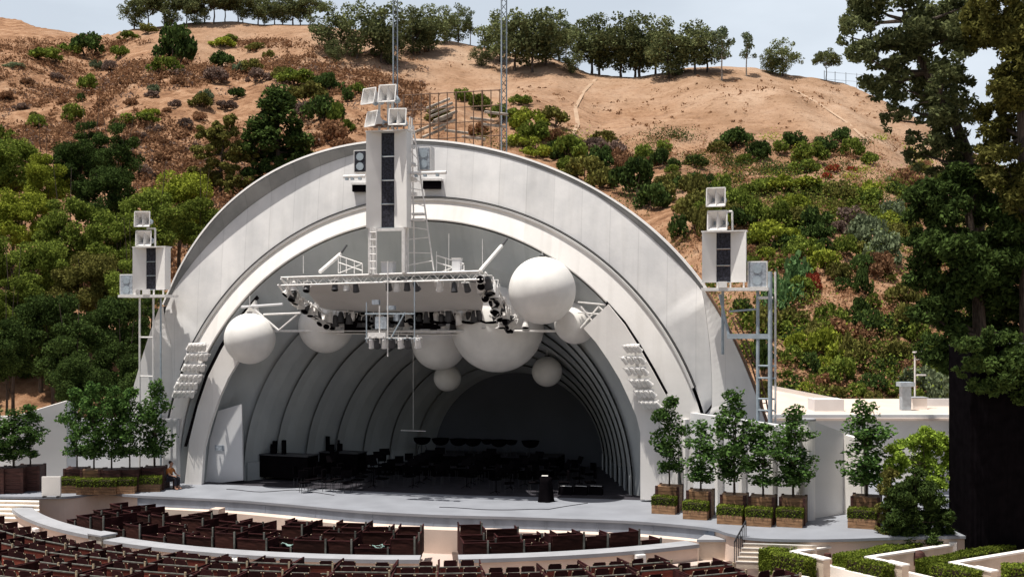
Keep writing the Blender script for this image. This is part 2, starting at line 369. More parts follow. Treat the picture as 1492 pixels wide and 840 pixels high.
MB().prism(led+[(x, y+.06) for x, y in reversed(fa)], -1.45, -.47).build('ledge', M['beige'], stage)
for k in range(6, len(led)-4, 9):
    x, y = led[k]; MB().box((x, y-.004, -.95), (.02, .02, .9)).build('panel_joint', M['rust'], stage)
inn = [(-9.3, -.9), (-6.5, -1.6), (-3, -2.6), (1, -3.3), (3.5, -3.4), (5.5, -2.3), (7.5, -.6), (9.9, 1.0), (10.2, 2.4), (8.4, 12), (-4.5, 12)]
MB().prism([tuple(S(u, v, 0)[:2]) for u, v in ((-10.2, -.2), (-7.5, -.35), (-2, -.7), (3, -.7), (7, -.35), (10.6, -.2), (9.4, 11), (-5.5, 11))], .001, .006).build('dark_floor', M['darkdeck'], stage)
# box shaped plinths stepping off the ledge
for (p0, p1, zt) in (((313, 741), (322, 738), -.12), ((763, 757), (785, 755), -.30)):
    a, b = az(*p0, zt), az(*p1, zt); MB().box(((a.x+b.x)/2, (a.y+b.y)/2-.05, zt-.35), (abs(b.x-a.x)+.35, .55, .7), .1).build('plinth', M['beige'], stage)

# the seating hillside that closes the canyon behind and beside the viewer
def bowl(th_, s_):
    d = Matrix.Rotation(th_, 3, 'Z')@fw; P = CAM+d*s_; Rr = (Vector((P.x, P.y, 0))-PC).length
    z = -1.35 if Rr < 29 else (-1.35+(Rr-29)*.238 if Rr < 60 else 6.03+min(150, Rr-60)*.33)
    k = min(1, max(0, (abs(th_)-R_(31))/R_(20)))
    return Vector((P.x, P.y, -1.8+(z+1.8)*k))
tht = [R_(31+298*i/120) for i in range(121)]; tht = [t-2*math.pi if t > math.pi else t for t in tht]
ss = [2+(190*(j/40)**1.4) for j in range(41)]
bm_ = MB().loft([[bowl(t, s2) for s2 in ss] for t in tht]); tag(bm_.build('seating_hillside', M['bowlm'], None, True), kind='structure')
# flat ground of the venue
tag(MB().prism([(-60, -90), (70, -90), (70, 40), (-60, 40)], -1.6, -1.38).build('pool_circle_floor', M['pave']), kind='structure')
m = MB().prism(arc(20.25, -175, -5)+list(reversed(arc(60, -175, -5))), -1.37, -1.02)
tag(m.build('promenade', M['pave']), kind='structure')

tag(MB().prism(arc(24.0, -160, -35)+list(reversed(arc(20.9, -160, -35))), -1.3, -.995).build('seating_floor', M['floord']), kind='structure')
for a0, a1 in ((-140, -70.2), (-65.2, -30)):
    tag(MB().prism(arc(19.5, a0, a1)+list(reversed(arc(14.0, a0, a1))), -1.39, -1.30).build('pool_circle_seating_floor', M['floord']), kind='structure')
# curved wall of the pool circle
wallA = empty('curved_pit_wall', (*arc(20, -100, -100, 1)[0], -1.3), 0, 'curved beige wall with grey stone top at the left end of the pool circle, ending in a square post', 'wall', 'curved walls of the pool circle')
def wseg(parent, a0, a1, zt, Ro=20.22, Ri=19.55, rotloc=None):
    off = Vector(parent.location)
    n = max(6, int(abs(a1-a0)*2))
    o, i_ = arc(Ro-.06, a0, a1, n), arc(Ri+.04, a0, a1, n)
    P = lambda ps: [(x-off.x, y-off.y) for x, y in ps]
    MB().prism(P(o)+P(list(reversed(i_))), -1.3-off.z, zt-.13-off.z).build('wall_body', M['beige'], parent)
    o, i_ = arc(Ro+.05, a0, a1, n), arc(Ri-.05, a0, a1, n)
    MB().prism(P(o)+P(list(reversed(i_))), zt-.13-off.z, zt-off.z).build('coping', M['coping'], parent)
aP = ang(az(150, 781, -.4)); aL = ang(az(60, 742, -.4)); aG0 = ang(az(612, 811, -.4)); aG1 = ang(az(668, 811, -.4)); aR = ang(az(1015, 790, -.4))
wseg(wallA, aL-2, aP-1.2, -.34)
a = R_(aP); pc = (PC.x+19.95*math.cos(a), PC.y+19.95*math.sin(a))
MB().box((pc[0]-wallA.location.x, pc[1]-wallA.location.y, -.80+1.3), (.62, .75, .96), a).build('end_post', M['post'], wallA)
MB().box((pc[0]-wallA.location.x, pc[1]-wallA.location.y, -.30+1.3), (.70, .82, .06), a).build('post_cap', M['coping'], wallA)
wallB = empty('curved_pit_wall', (*arc(20, -90, -90, 1)[0], -1.3), 0, 'long curved beige wall with grey stone top between the square post and the centre aisle', 'wall', 'curved walls of the pool circle')
wseg(wallB, aP+1.4, aG0, -.42)
wallC = empty('curved_pit_wall', (*arc(20, -60, -60, 1)[0], -1.3), 0, 'curved beige wall with grey stone top right of the centre aisle', 'wall', 'curved walls of the pool circle')
wseg(wallC, aG1, aR, -.42)
# small pale junction boxes fixed to the outer face
for px, py, t_ in ((72, 772, 'near the left end of the curved pit wall'), (340, 817, 'on the long curved pit wall, left one of two'), (357, 816, 'on the long curved pit wall, right one of two'), (924, 810, 'on the curved pit wall right of the aisle')):
    p = az(px, py, -.7); a = R_(ang(p)); q = (PC.x+20.36*math.cos(a), PC.y+20.36*math.sin(a), -.72)
    b = empty('junction_box', q, a, 'small pale metal box '+t_, 'junction box')
    MB().box((0, 0, 0), (.16, .36, .34)).build('case', M['white'], b); MB().box((0.088, 0, 0), (.02, .30, .28)).build('cover', M['wmetal'], b)

# end block right of the pit with steps and railing
blk = empty('end_block', az(1050, 800, -1), 0, 'low beige concrete block with grey top between the curved wall and the right steps', 'wall')
def loc(o, P): return Vector(P)-Vector(o.location)
c0, c1, c2, c3 = az(1018, 786, -.30), az(1058, 786, -.30), az(1085, 774, -.30), az(1040, 771, -.30)
MB().prism([tuple(loc(blk, p)[:2]) for p in (c0, c1, c2, c3)], -1.35-blk.location.z, -.36-blk.location.z).build('block_body', M['tan'], blk)
ce = sum((Vector(p) for p in (c0, c1, c2, c3)), Vector())/4
MB().prism([tuple((loc(blk, ce)+(Vector(p)-ce)*1.08)[:2]) for p in (c0, c1, c2, c3)], -.36-blk.location.z, -.27-blk.location.z).build('coping', M['coping'], blk)
def steps(name, lab, pts0, pts1, n, z0, z1):
    """flight between the top edge pts0 (two points at z0) and the bottom edge pts1 (at z1)"""
    a0, b0, a1, b1 = [Vector((p[0], p[1], 0)) for p in (*pts0, *pts1)]
    o = tag(empty(name, (*((a0+b0)/2).xy, z0)), lab, 'steps'); q = Vector(o.location)
    for k in range(n):
        t0, t1 = k/n, (k+1)/n; zt = z0-(z0-z1)*(k+1)/n
        L0, L1, Rr0, Rr1 = a0.lerp(a1, t0), a0.lerp(a1, t1), b0.lerp(b1, t0), b0.lerp(b1, t1)
        if k == n-1: continue
        MB().prism([tuple((v-q)[:2]) for v in (L1, Rr1, Rr0, L0)], -1.5-q.z, zt-.03-q.z).build('riser', M['tan'], o)
        e = (L1-L0).normalized()*.03
        MB().prism([tuple((v-q)[:2]) for v in (L1+e, Rr1+e, Rr0, L0)], zt-.03-q.z, zt-q.z).build('tread', M['bright'], o)
    return o
steps('steps', 'pale broad steps rising to the stage at the far left', (az(-70, 722), az(57, 724)), (az(-90, 757, -.78), az(58, 762, -.78)), 6, 0, -.78)
steps('steps', 'pale narrow steps with dark railing right of the end block', (az(1086, 784), az(1190, 787)), (az(1070, 823, -.9), az(1150, 826, -.9)), 6, 0, -.9)
lp = [az(-90, 756, -.8), az(64, 758, -.8), az(90, 775, -.8), az(150, 800, -.8), az(-90, 775, -.8)]
tag(MB().prism([tuple(p[:2]) for p in reversed(lp)], -1.3, -.80).build('landing', M['pave']), kind='structure')
rl = empty('handrail', az(1075, 800, -.9), 0, 'dark metal railing beside the right steps', 'railing')
m = MB(); a, b = az(1060, 793, -.1), az(1086, 776, .45)
aa, bb = az(1070, 822, -1.0), az(1087, 785, -.1)
top0, top1 = Vector((aa.x, aa.y, -.2)), Vector((bb.x, bb.y, .55))
q = Vector(rl.location); m.bar(top0-q, top1-q, .03)
m.build('rail', M['dmetal'], rl)
for k in range(7):
    t = k/6; p = top0.lerp(top1, t); MB().bar(p-q, (p.x-q.x, p.y-q.y, (-1.0+.9*t)-q.z), .018).build('baluster', M['dmetal'], rl)
# white lectern-like sign at the left end of the stage
s_ = empty('notice_board', az(75, 724), .35, 'blank white board on a low stand at the left end of the stage', 'sign')
MB().box((0, 0, .48), (.80, .10, .82)).build('panel', M['bright'], s_)
for k in (-.3, .3): MB().box((k, 0, .04), (.06, .35, .08)).build('foot', M['dmetal'], s_)

# ------------------------------------------------------------ the shell
shell = empty('band_shell', S(.5, 0, .3), TH, 'white concrete arch shell of nested rings over the stage', 'band shell')
def cloc(px, py, v):
    u, _, z = av(px, py, v); return (u-.5, z-.3)
def prof(pts, v, aug=()):
    ps = [cloc(px, py, v) for px, py in pts]
    d = sorted([(math.atan2(z, u), math.hypot(u, z)) for u, z in ps]+list(aug))
    a = np.array([x[0] for x in d]); r = np.array([x[1] for x in d])
    # smooth with a cubic least squares in the angle, piecewise weights
    return a, r
def rfun(pts, v, deg=6, aug=()):
    a, r = prof(pts, v, aug); c = np.polyfit(a-math.pi/2, r, deg); return lambda t: float(np.polyval(c, min(max(t, a[0]), a[-1])-math.pi/2))
Op = [(187,591),(191,577),(201,527),(212,502),(223,477),(244,441),(292,330),(344,286),(405,251),(480,224),(514,213.6),(623.5,205),(665,208),(727,219.5),(768,234),(812,252),(859.5,275.5),(921,316),(961,355),(1002,389),(1022,420),(1059,470),(1083,527),(1103,580),(1113,616)]
Ep = [(236,450),(254,409),(286,373),(328,330),(376,291),(427,259),(485,234),(534,218),(623,208),(668,211),(727,222),(812,255.5),(860,279),(921,321),(1002,394),(1020,422)]
rO = rfun(Op, 0, 8, [(0.02, 16.0), (math.pi-.02, 15.6)])
E_l, E_r = cloc(238, 447, .2), cloc(1023, 423, .2)
tl, tr = math.atan2(E_l[1], E_l[0]), math.atan2(E_r[1], E_r[0])
rEa = rfun(Ep, .2, 5)
Gc, Gr, Lc, Lr = (.12, -.25), 12.9, (-.02, 0.0), 11.68
def circ_r(c, R, t):
    # radius from the local origin to a circle with an offset centre
    dx, dz = math.cos(t), math.sin(t); b = dx*c[0]+dz*c[1]; return b+math.sqrt(max(0, b*b-(c[0]**2+c[1]**2)+R*R))
foldR = [(tr, math.hypot(*E_r))]+[(math.atan2(z, u), math.hypot(u, z)) for u, z in (cloc(1031, 480, .2), cloc(1036, 540, .1), cloc(1036, 596, 0))]
foldL = [(tl, math.hypot(*E_l))]+[(math.atan2(z, u), math.hypot(u, z)) for u, z in (cloc(250, 500, .2), cloc(254, 560, .2), cloc(259, 625, .1), cloc(264, 695, 0))]
foldR.sort(); foldL.sort()
def rE(t):
    g = circ_r(Gc, Gr, t)+.06
    if t < tr: r = float(np.interp(t, [x[0] for x in foldR], [x[1] for x in foldR])) if t > foldR[0][0] else g
    elif t > tl: r = float(np.interp(t, [x[0] for x in foldL], [x[1] for x in foldL])) if t < foldL[-1][0] else g
    else: r = min(rEa(t), rO(t)-.10)
    return max(r, g)
T0, T1 = R_(-7), R_(187); NT = 150
def th(a, b, n=NT): return [a+(b-a)*i/n for i in range(n+1)]
def pt(t, r, v): return (r*math.cos(t), v, r*math.sin(t))
TS = th(T0, T1)
def vE(t): return .38 if tr < t < tl else .16
mv = lambda f, v: [pt(t, f(t), v(t) if callable(v) else v) for t in TS]
MB().loft([mv(lambda t: circ_r(Gc, Gr, t)+.05, .02), mv(lambda t: (circ_r(Gc, Gr, t)+.05+rE(t))/2, lambda t: vE(t)*.42), mv(rE, vE)]).build('facade_band', M['shell'], shell, True)
MB().loft([mv(lambda t: circ_r(Lc, Lr, t), .25), mv(lambda t: circ_r(Lc, Lr, t), -.36), mv(lambda t: circ_r(Lc, Lr+.05, t), -.38), mv(lambda t: circ_r(Gc, Gr, t)-.08, -.02)]).build('lip', M['lip'], shell)
# moulding along the joint: raised double bead
g = lambda d: (lambda t: circ_r(Gc, Gr, t)+d)
TSg = [t for t in TS if R_(19.5) < t < R_(158)]
mvg = lambda f, v: [pt(t, f(t), v) for t in TSg]
MB().loft([mvg(g(-.09), .05), mvg(g(-.09), -.12), mvg(g(.0), -.14), mvg(g(.02), .05)]).build('moulding', M['white'], shell)
MB().loft([mvg(g(.07), .06), mvg(g(.07), -.05), mvg(g(.11), -.05), mvg(g(.11), .06)]).build('conduit', M['dmetal'], shell)
RS = [t for t in TS if tr-.01 < t < tl+.01]
rv = lambda f, v: [pt(t, f(t), v(t) if callable(v) else v) for t in RS]
def vO(t): w_ = rO(t)-rE(t); return .40-min(.62, w_*.60)
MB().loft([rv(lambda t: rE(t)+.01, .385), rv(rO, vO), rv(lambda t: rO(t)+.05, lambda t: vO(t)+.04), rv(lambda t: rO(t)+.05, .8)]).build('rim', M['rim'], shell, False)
MB().loft([rv(lambda t: rO(t)+.055, lambda t: vO(t)-.02), rv(lambda t: rO(t)+.14, lambda t: vO(t)), rv(lambda t: rO(t)+.14, .9), rv(lambda t: rO(t)+.05, .9)], True).build('coping', M['white'], shell)
for a, b, in ((T0, tr), (tl, T1)):
    tt = th(a, b, 40)
    MB().loft([[pt(t, rE(t)+.01, .17) for t in tt], [pt(t, (rE(t)+rO(t))/2, .05) for t in tt], [pt(t, rO(t), -.02) for t in tt], [pt(t, rO(t)+.02, .8) for t in tt]]).build('wing', M['wing'], shell)
    if a == T0:
        MB().loft([[pt(t, rO(t)+.02, .0) for t in tt], [pt(t, rO(t)+.10, .0) for t in tt], [pt(t, rO(t)+.10, .5) for t in tt]]).build('edge_strip', M['rust'], shell)
# outer roof skin tapering to the back
sk = [mv(lambda t: rO(t)+.03, .75)]
for k in range(1, 9):
    f_ = k/8; sk.append([((15.4-9.6*f_)*math.cos(t)+1.9*f_, .75+11*f_, (15.4-9.6*f_)*math.sin(t)) for t in TS])
MB().loft(sk).build('roof', M['roofm'], shell, True)
# nested rings
edges = [(-.30, 11.62, -.02)]+[(1.0+1.35*k, 9.2-.70*k, .17+.26*k) for k in range(7)]+[(10.25, 4.45, 1.95)]
for k in range(8):
    v0, r0, u0 = edges[k]; v1, r1, u1 = edges[k+1]
    q = [((r0+dr)*math.cos(t)+u0, v, (r0+dr)*math.sin(t)) if 1 else 0 for dr, v, t in []]
    cs = []
    for dr, vv, uu, rr in ((.0, v0, u0, r0),):
        cs.append([((rr+dr)*math.cos(t)+uu, vv, (rr+dr)*math.sin(t)) for t in TS])
    for s in (.33, .66, 1.):
        e = v1+.28 if s == 1. else v0+(v1-v0)*s
        bulge = 0
        uu = u0+(u1-u0)*s
        R2 = lambda t: r0+(r1+.015+.15*(.5-.5*math.cos(t))**2-r0)*s+.10*math.sin(math.pi*min(s, 1))*(.5-.5*math.cos(t))**2
        cs.append([(R2(t)*math.cos(t)+uu, e, R2(t)*math.sin(t)) for t in TS])
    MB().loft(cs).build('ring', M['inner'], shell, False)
tt = th(T0, T1, 60)
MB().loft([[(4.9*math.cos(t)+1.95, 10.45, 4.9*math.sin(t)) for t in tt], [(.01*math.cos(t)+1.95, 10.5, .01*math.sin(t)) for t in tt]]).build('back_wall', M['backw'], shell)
# dado line round the foot of the back
MB().loft([[(rr*math.cos(t)+uu, v, .75) for (rr, uu, v, t) in []]] or [[(0, 0, 0), (0, 0, 0)]]) if 0 else None
def facade_poly(name, pts, v, thick, m, parent=shell):
    ps = [cloc(px, py, v) for px, py in pts]; n = len(ps)
    vs = [(x, v, z) for x, z in ps]+[(x, v+thick, z) for x, z in ps]
    return MB().add(vs, [tuple(range(n)), tuple(range(2*n-1, n-1, -1))]+[((i+1) % n, i, n+i, n+(i+1) % n) for i in range(n)]).build(name, m, parent)
# side leaves that close the lip down to the stage, with a dark gap along the arch
facade_poly('side_leaf', [(371,437),(345,470),(322,510),(303,548),(288,592),(276,640),(268,712),(293,712),(297,652),(306,618),(319,580),(333,549),(347,526),(362,503),(380,478)], -.62, .22, M['lip'])
facade_poly('side_leaf', [(886,443),(850,478),(868,498),(886,524),(903,552),(917,582),(927,606),(933,630),(933,727),(957,728),(987,730),(987,650),(982,600),(968,572),(951,541),(932,508),(910,473)], -.62, .25, M['lip'])
for pts in (((374,430),(345,464),(320,503),(300,543),(285,588),(268,650),(272,650),(290,590),(304,547),(323,508),(348,469),(377,434)), ((884,438),(911,468),(934,503),(954,537),(973,572),(969,576),(950,543),(930,510),(907,474),(882,446))):
    facade_poly('gap', list(pts), -.45, .05, M['black'])
# tall upright leaf just inside the left opening
facade_poly('stage_screen', [(299,705),(306,640),(318,598),(352,588),(354,699)], .25, .12, M['white2'])
facade_poly('screen_vent', [(313,648),(326,648),(326,656),(313,656)], .22, .03, M['pgrille'])
# openings in the face
for x0, y0, x1, y1 in ((513, 269, 533, 279), (616, 263, 641, 275)):
    facade_poly('vent_opening', [(x0, y1), (x1, y1), (x1, y0), (x0, y0)], -.12, .3, M['black'])
    facade_poly('vent_frame', [(x0-2, y0), (x1+2, y0), (x1+2, y0-3), (x0-2, y0-3)], -.16, .3, M['wmetal'])
# flanking dado inside the rings
m = MB()
for k in range(7):
    v0, r0, u0 = edges[k+1]; v1, r1, u1 = edges[min(k+2, 8)]
    for s in (-1, 1):
        a = (u0+s*(r0-.10), v0+.1); b = (u1+s*(r1+.12), v1+.05)
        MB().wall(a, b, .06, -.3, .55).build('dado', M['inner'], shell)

# ------------------------------------------------------------ wing walls
wl = empty('wing_wall', az(1050, 752), 0, 'pale wall with pilasters behind the row of five planter trees', 'wall')
def wall_piece(parent, name, P, Q, t, z0, za, zb, m_):
    q = Vector(parent.location); return MB().wall(Vector(P)-q, Vector(Q)-q, t, z0-q.z, za-q.z, zb-q.z).build(name, m_, parent)
A_, B_ = az(988, 727), az(1172, 755)
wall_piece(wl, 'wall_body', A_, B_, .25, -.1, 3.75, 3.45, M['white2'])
for px, py in ((1001, 729.5), (1048, 737), (1083, 742), (1128, 748.5)):
    p = az(px, py+1)-Vector(wl.location); MB().box((p.x, p.y-.02, 1.75), (.16, .40, 3.4), -.5).build('pilaster', M['white'], wl)
wc = empty('curved_pier', az(1176, 756), 0, 'rounded white pier at the end of the pilastered wall', 'pier')
m = MB(); m.bar((0, 0, 0), (0, 0, 3.75), .30, 20); m.build('shaft', M['white'], wc, False)
MB().bar((0, 0, 3.75), (0, 0, 3.83), .33, 20).build('cap', M['coping'], wc)
wp = empty('screen_wall', az(1203, 752), 0, 'tall plain grey-white wall panel right of the rounded pier', 'wall')
wall_piece(wp, 'wall_body', az(1183, 754), az(1229, 747), .2, 0, 3.70, 3.15, M['white2'])
wq = empty('screen_wall', az(1238, 748), 0, 'narrow sunlit white wall return behind the glossy planter tree', 'wall')
wall_piece(wq, 'wall_body', az(1230, 747), az(1262, 756), .2, 0, 3.1, 3.0, M['bright'])
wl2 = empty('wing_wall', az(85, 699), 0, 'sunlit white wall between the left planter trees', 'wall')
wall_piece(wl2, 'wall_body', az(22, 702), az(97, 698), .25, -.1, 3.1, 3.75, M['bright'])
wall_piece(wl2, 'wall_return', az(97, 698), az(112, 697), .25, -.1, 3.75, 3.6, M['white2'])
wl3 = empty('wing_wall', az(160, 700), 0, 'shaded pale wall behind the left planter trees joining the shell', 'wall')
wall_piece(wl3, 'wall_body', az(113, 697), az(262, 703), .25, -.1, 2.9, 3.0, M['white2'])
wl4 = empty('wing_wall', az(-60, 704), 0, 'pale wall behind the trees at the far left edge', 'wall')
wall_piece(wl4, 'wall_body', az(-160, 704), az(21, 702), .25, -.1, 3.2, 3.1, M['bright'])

# ------------------------------------------------------------ service building right
bd = empty('service_building', az(1290, 735, 0), 0, 'low flat-roofed white service building behind the right planters', 'building')
def wb(px, py, d): return ad(px, py, d)
q = Vector(bd.location)
f0, f1 = ad(1118, 600, 55), ad(1402, 610, 55); b0, b1 = ad(1100, 0, 69), ad(1470, 0, 69)
zr_ = CZ-55*(612-YH)/F
MB().prism([tuple((p-q)[:2]) for p in (f0, f1, b1, b0)], -1-q.z, zr_-q.z).build('walls', M['bright'], bd)
MB().prism([tuple((p-q)[:2]) for p in (f0+Vector((-.1, -.15, 0)), f1+Vector((.1, -.15, 0)), b1, b0)], zr_-q.z, zr_+.10-q.z).build('roof', M['beige'], bd)
MB().wall(f0-q, f1-q, .18, zr_+.1-q.z, zr_+.28-q.z).build('parapet', M['white2'], bd)
m = MB(); m.wall(ad(1335, 0, 63)-q, ad(1420, 0, 63)-q, .2, zr_+.1-q.z, zr_+.50-q.z); m.build('parapet', M['white2'], bd)
for k, px in enumerate((1392, 1387)):
    p = ad(px, 0, 54.7)-q; MB().bar((p.x, p.y, -q.z), (p.x, p.y, zr_-q.z), .06 if k else .09, 8).build('downpipe', M['wmetal'] if k == 0 else M['gmetal'], bd)
pz = ad(1203, 595, 60)-q
bx = MB(); bx.box((pz.x, pz.y, zr_-q.z+.40), (1.5, 1.4, .6), PSI); bx.build('roof_box', M['white2'], bd)
pp = empty('vent_stack', (*ad(1319, 0, 60).xy, zr_+.1), PSI, 'blue-grey square vent stack with a cap on the service roof', 'vent stack')
MB().box((0, 0, .62), (.46, .46, 1.24)).build('shaft', M['gmetal'], pp); MB().box((0, 0, 1.34), (.72, .72, .22)).build('cap', M['gmetal'], pp)
hs_ = empty('roof_hatch', (*ad(1337, 0, 61).xy, zr_+.1), PSI, 'small white hatch box beside the lamp pole on the roof', 'hatch')
MB().box((0, 0, .28), (.75, .7, .56)).build('box', M['bright'], hs_); MB().box((0, 0, .59), (.85, .8, .06)).build('lid', M['coping'], hs_)
lpz = empty('lamp_pole', (*ad(1333, 0, 61.5).xy, zr_+.1), PSI, 'thin pole with three flat lamp heads standing on the service roof', 'lamp pole')
MB().bar((0, 0, 0), (0, 0, 2.9), .045, 8).build('pole', M['wmetal'], lpz)
for dx, dz in ((.1, 2.95), (.42, 2.6), (.30, 1.75)):
    MB().box((dx, -.1, dz), (.42, .3, .07)).bar((0, 0, dz-.05), (dx, 0, dz), .02).build('lamp_head', M['wmetal'], lpz)
# sloping service ramp with a pale kerb behind the building
rp = [ad(1128, 0, 66), ad(1250, 0, 66), ad(1255, 0, 74), ad(1120, 0, 74)]
zz = [CZ-66*(596-YH)/F, CZ-66*(622-YH)/F, CZ-74*(592-YH)/F, CZ-74*(566-YH)/F]
vs = [Vector((p.x, p.y, z)) for p, z in zip(rp, zz)]
m = MB().add([v-Vector((0, 0, 3)) for v in vs]+vs, [(3, 2, 1, 0), (4, 5, 6, 7), (0, 1, 5, 4), (1, 2, 6, 5), (2, 3, 7, 6), (3, 0, 4, 7)])
tag(m.build('service_ramp', M['beige']), kind='structure')
kb = MB().bar(vs[3]+Vector((0, 0, .1)), vs[2]+Vector((0, 0, .1)), .2, 4); tag(kb.build('ramp_kerb', M['bright']), 'pale kerb along the top of the sloping ramp behind the shell', 'kerb')
# road glimpsed under the left trees
r0 = [ad(-120, 0, 84), ad(95, 0, 84), ad(110, 0, 96), ad(-120, 0, 96)]
zz = [CZ-84*(584-YH)/F, CZ-84*(582-YH)/F, CZ-96*(546-YH)/F, CZ-96*(546-YH)/F]
vs = [Vector((p.x, p.y, z)) for p, z in zip(r0, zz)]
tag(MB().add([v-Vector((0, 0, 4)) for v in vs]+vs, [(3, 2, 1, 0), (4, 5, 6, 7), (0, 1, 5, 4), (1, 2, 6, 5), (2, 3, 7, 6), (3, 0, 4, 7)]).build('road', M['asphalt']), kind='structure')
# back closure of the roof
MB().loft([[((15.4-9.6)*math.cos(t)+1.9, 11.75, (15.4-9.6)*math.sin(t)) for t in TS], [(.05*math.cos(t)+1.9, 11.9, .05*math.sin(t)) for t in TS]]).build('rear_wall', M['roofm'], shell)

# ------------------------------------------------------------ white spheres hung in the opening
SPH = [(790, 423, 49, -1.6, 'largest bright white sphere hanging in front at the upper right'), (364, 493, 37, -.9, 'white sphere hanging at the far left of the opening'),
       (475, 474, 40, 1.6, 'half-hidden white sphere behind the truss at left, right of the leftmost sphere'), (725, 474, 68, 2.2, 'very large shaded sphere low behind the right half of the lighting rig'),
       (838, 470, 31, .6, 'small sphere under the right end of the truss, beside the right leaf'), (640, 499, 40, 3.6, 'dim grey sphere right of the hanging lamp cage'),
       (652, 550, 20, 6., 'small dark sphere deep in the shell at left'), (797, 541, 22, 5.6, 'small dark sphere deep in the shell at right')]
for px, py, r, v, lab in SPH:
    c = avw(px, py, v); D = pj(c)[2]; rr = r/F*D
    s = empty('hanging_sphere', c, 0, lab, 'sphere', 'acoustic spheres under the arch')
    MB().sphere((0, 0, 0), rr).build('ball', M['sphere'], s, True)
    u, _, z = av(px, py, v); k = min(len(edges)-2, max(0, int((v-edges[0][0])/1.35))); Rr = edges[k][1]-.2
    zt = min(math.sqrt(max(.1, Rr*Rr-(u-edges[k][2]-.5)**2))+.3, 11.2); 
    MB().bar((0, 0, rr), (0, 0, max(rr+.2, zt-c.z)), .02).build('hanger', M['wmetal'], s)
    MB().bar((0, 0, rr-.02), (0, 0, rr+.06), .12, 12).build('collar', M['dmetal'], s)

# ------------------------------------------------------------ lighting rig
def truss(a, b, w_=.36, r=.028, n=None, rd=.016):
    m = MB(); a, b = Vector(a), Vector(b); d = (b-a).normalized(); s = d.cross(Vector((0, 0, 1))).normalized()*w_/2; u = s.cross(d).normalized()*w_/2
    cs = [s+u, s-u, -s-u, -s+u]; n = n or max(2, int((b-a).length/w_))
    for c in cs: m.bar(a+c, b+c, r, 5)
    for k in range(n):
        p, q = a.lerp(b, k/n), a.lerp(b, (k+1)/n)
        for i in range(4):
            c, c2 = cs[i], cs[(i+1) % 4]
            m.bar(p+c, q+c2, rd, 4) if k % 2 == i % 2 else m.bar(p+c2, q+c, rd, 4)
    return m
rig_o = S(.2, -1.5, 9.2)
rig = empty('lighting_rig', rig_o, TH, 'wide white truss platform hung across the arch, tilted down to the back, carrying lamps', 'lighting rig')
RI = lambda u, v, z: Vector((u-.2, v+1.5, z-9.2))        # shell coordinates to rig coordinates
def rp_(px, py, v): return RI(*av(px, py, v))
FL, FR = rp_(412, 410, -3.0), rp_(700, 401, -3.0); BL, BR = rp_(492, 480, .9), rp_(742, 468, .0)
ML, MR = rp_(432, 438, -2.0), rp_(722, 432, -2.0)
trs = []
for a, b in ((FL, FR), (FL+Vector((0, 0, .0)), ML), (ML, BL), (FR, MR), (MR, BR), (BL, rp_(690, 482, .9)), (rp_(690, 482, .9), BR)):
    trs.append((a, b)); truss(a, b, .34, .038).build('truss', M['wmetal'], rig)
# deck and rails on the front beam
MB().loft([[FL+Vector((0, .1, .20)), FR+Vector((0, .1, .20))], [FL+Vector((.3, 1.3, .12)), FR+Vector((-.2, 1.3, .12))]]).build('walkway', M['wmetal'], rig)
for a, b in ((rp_(488, 392, -2.6), rp_(503, 362, -1.6)), ):
    pass
for px0, py0, px1, py1, px2, py2, v in ((466, 396, 496, 370, 505, 357, -2.6), (700, 394, 731, 358, 739, 348, -2.6)):
    a, b, c = rp_(px0, py0, v), rp_(px1, py1, v+1.2), rp_(px2, py2, v+1.6)
    MB().bar(a, b, .085, 8).build('boom', M['wmetal'], rig); MB().bar(b, c, .05, 8).build('boom_tip', M['dmetal'], rig)
# railing frames and equipment on the walkway
for k, (x0, x1, yt) in enumerate(((493, 528, 372), (636, 676, 372))):
    m = MB(); v = -2.3
    for px in np.linspace(x0, x1, 4): m.bar(rp_(px, 398, v), rp_(px, yt+abs(px-(x0 if k == 0 else x0))*.35, v), .022, 5)
    for dy in (0, 10): m.bar(rp_(x0, yt+dy, v), rp_(x1, yt+12+dy, v), .022, 5)
    m.bar(rp_(x0, 398, v), rp_(x1, 384, v), .018, 5); m.build('guard_rail', M['wmetal'], rig)
for px, yt in ((636, 366), (654, 340), (703, 348), (442, 372), (496, 366)):
    MB().bar(rp_(px, 398, -2.0), rp_(px, yt, -2.0), .014, 5).build('mast', M['wmetal'], rig)
# canopy skin: curved sail hung below the front beam
cs = []
for i, (t0, py, v) in enumerate(((0, 411, -2.75), (.3, 421, -2.35), (.55, 432, -1.75), (.8, 444, -1.0), (1, 452, -.5), (1, 455, .4))):
    row = []
    for k in range(31):
        s = k/30; sag = math.sin(math.pi*s); x0, x1 = 436+8*i, 707-1*i
        row.append(rp_(x0+(x1-x0)*s, py+(1-sag)*-4*(i/5), v))
    cs.append(row)
MB().loft(cs).build('canopy', M['canopy'], rig, True)
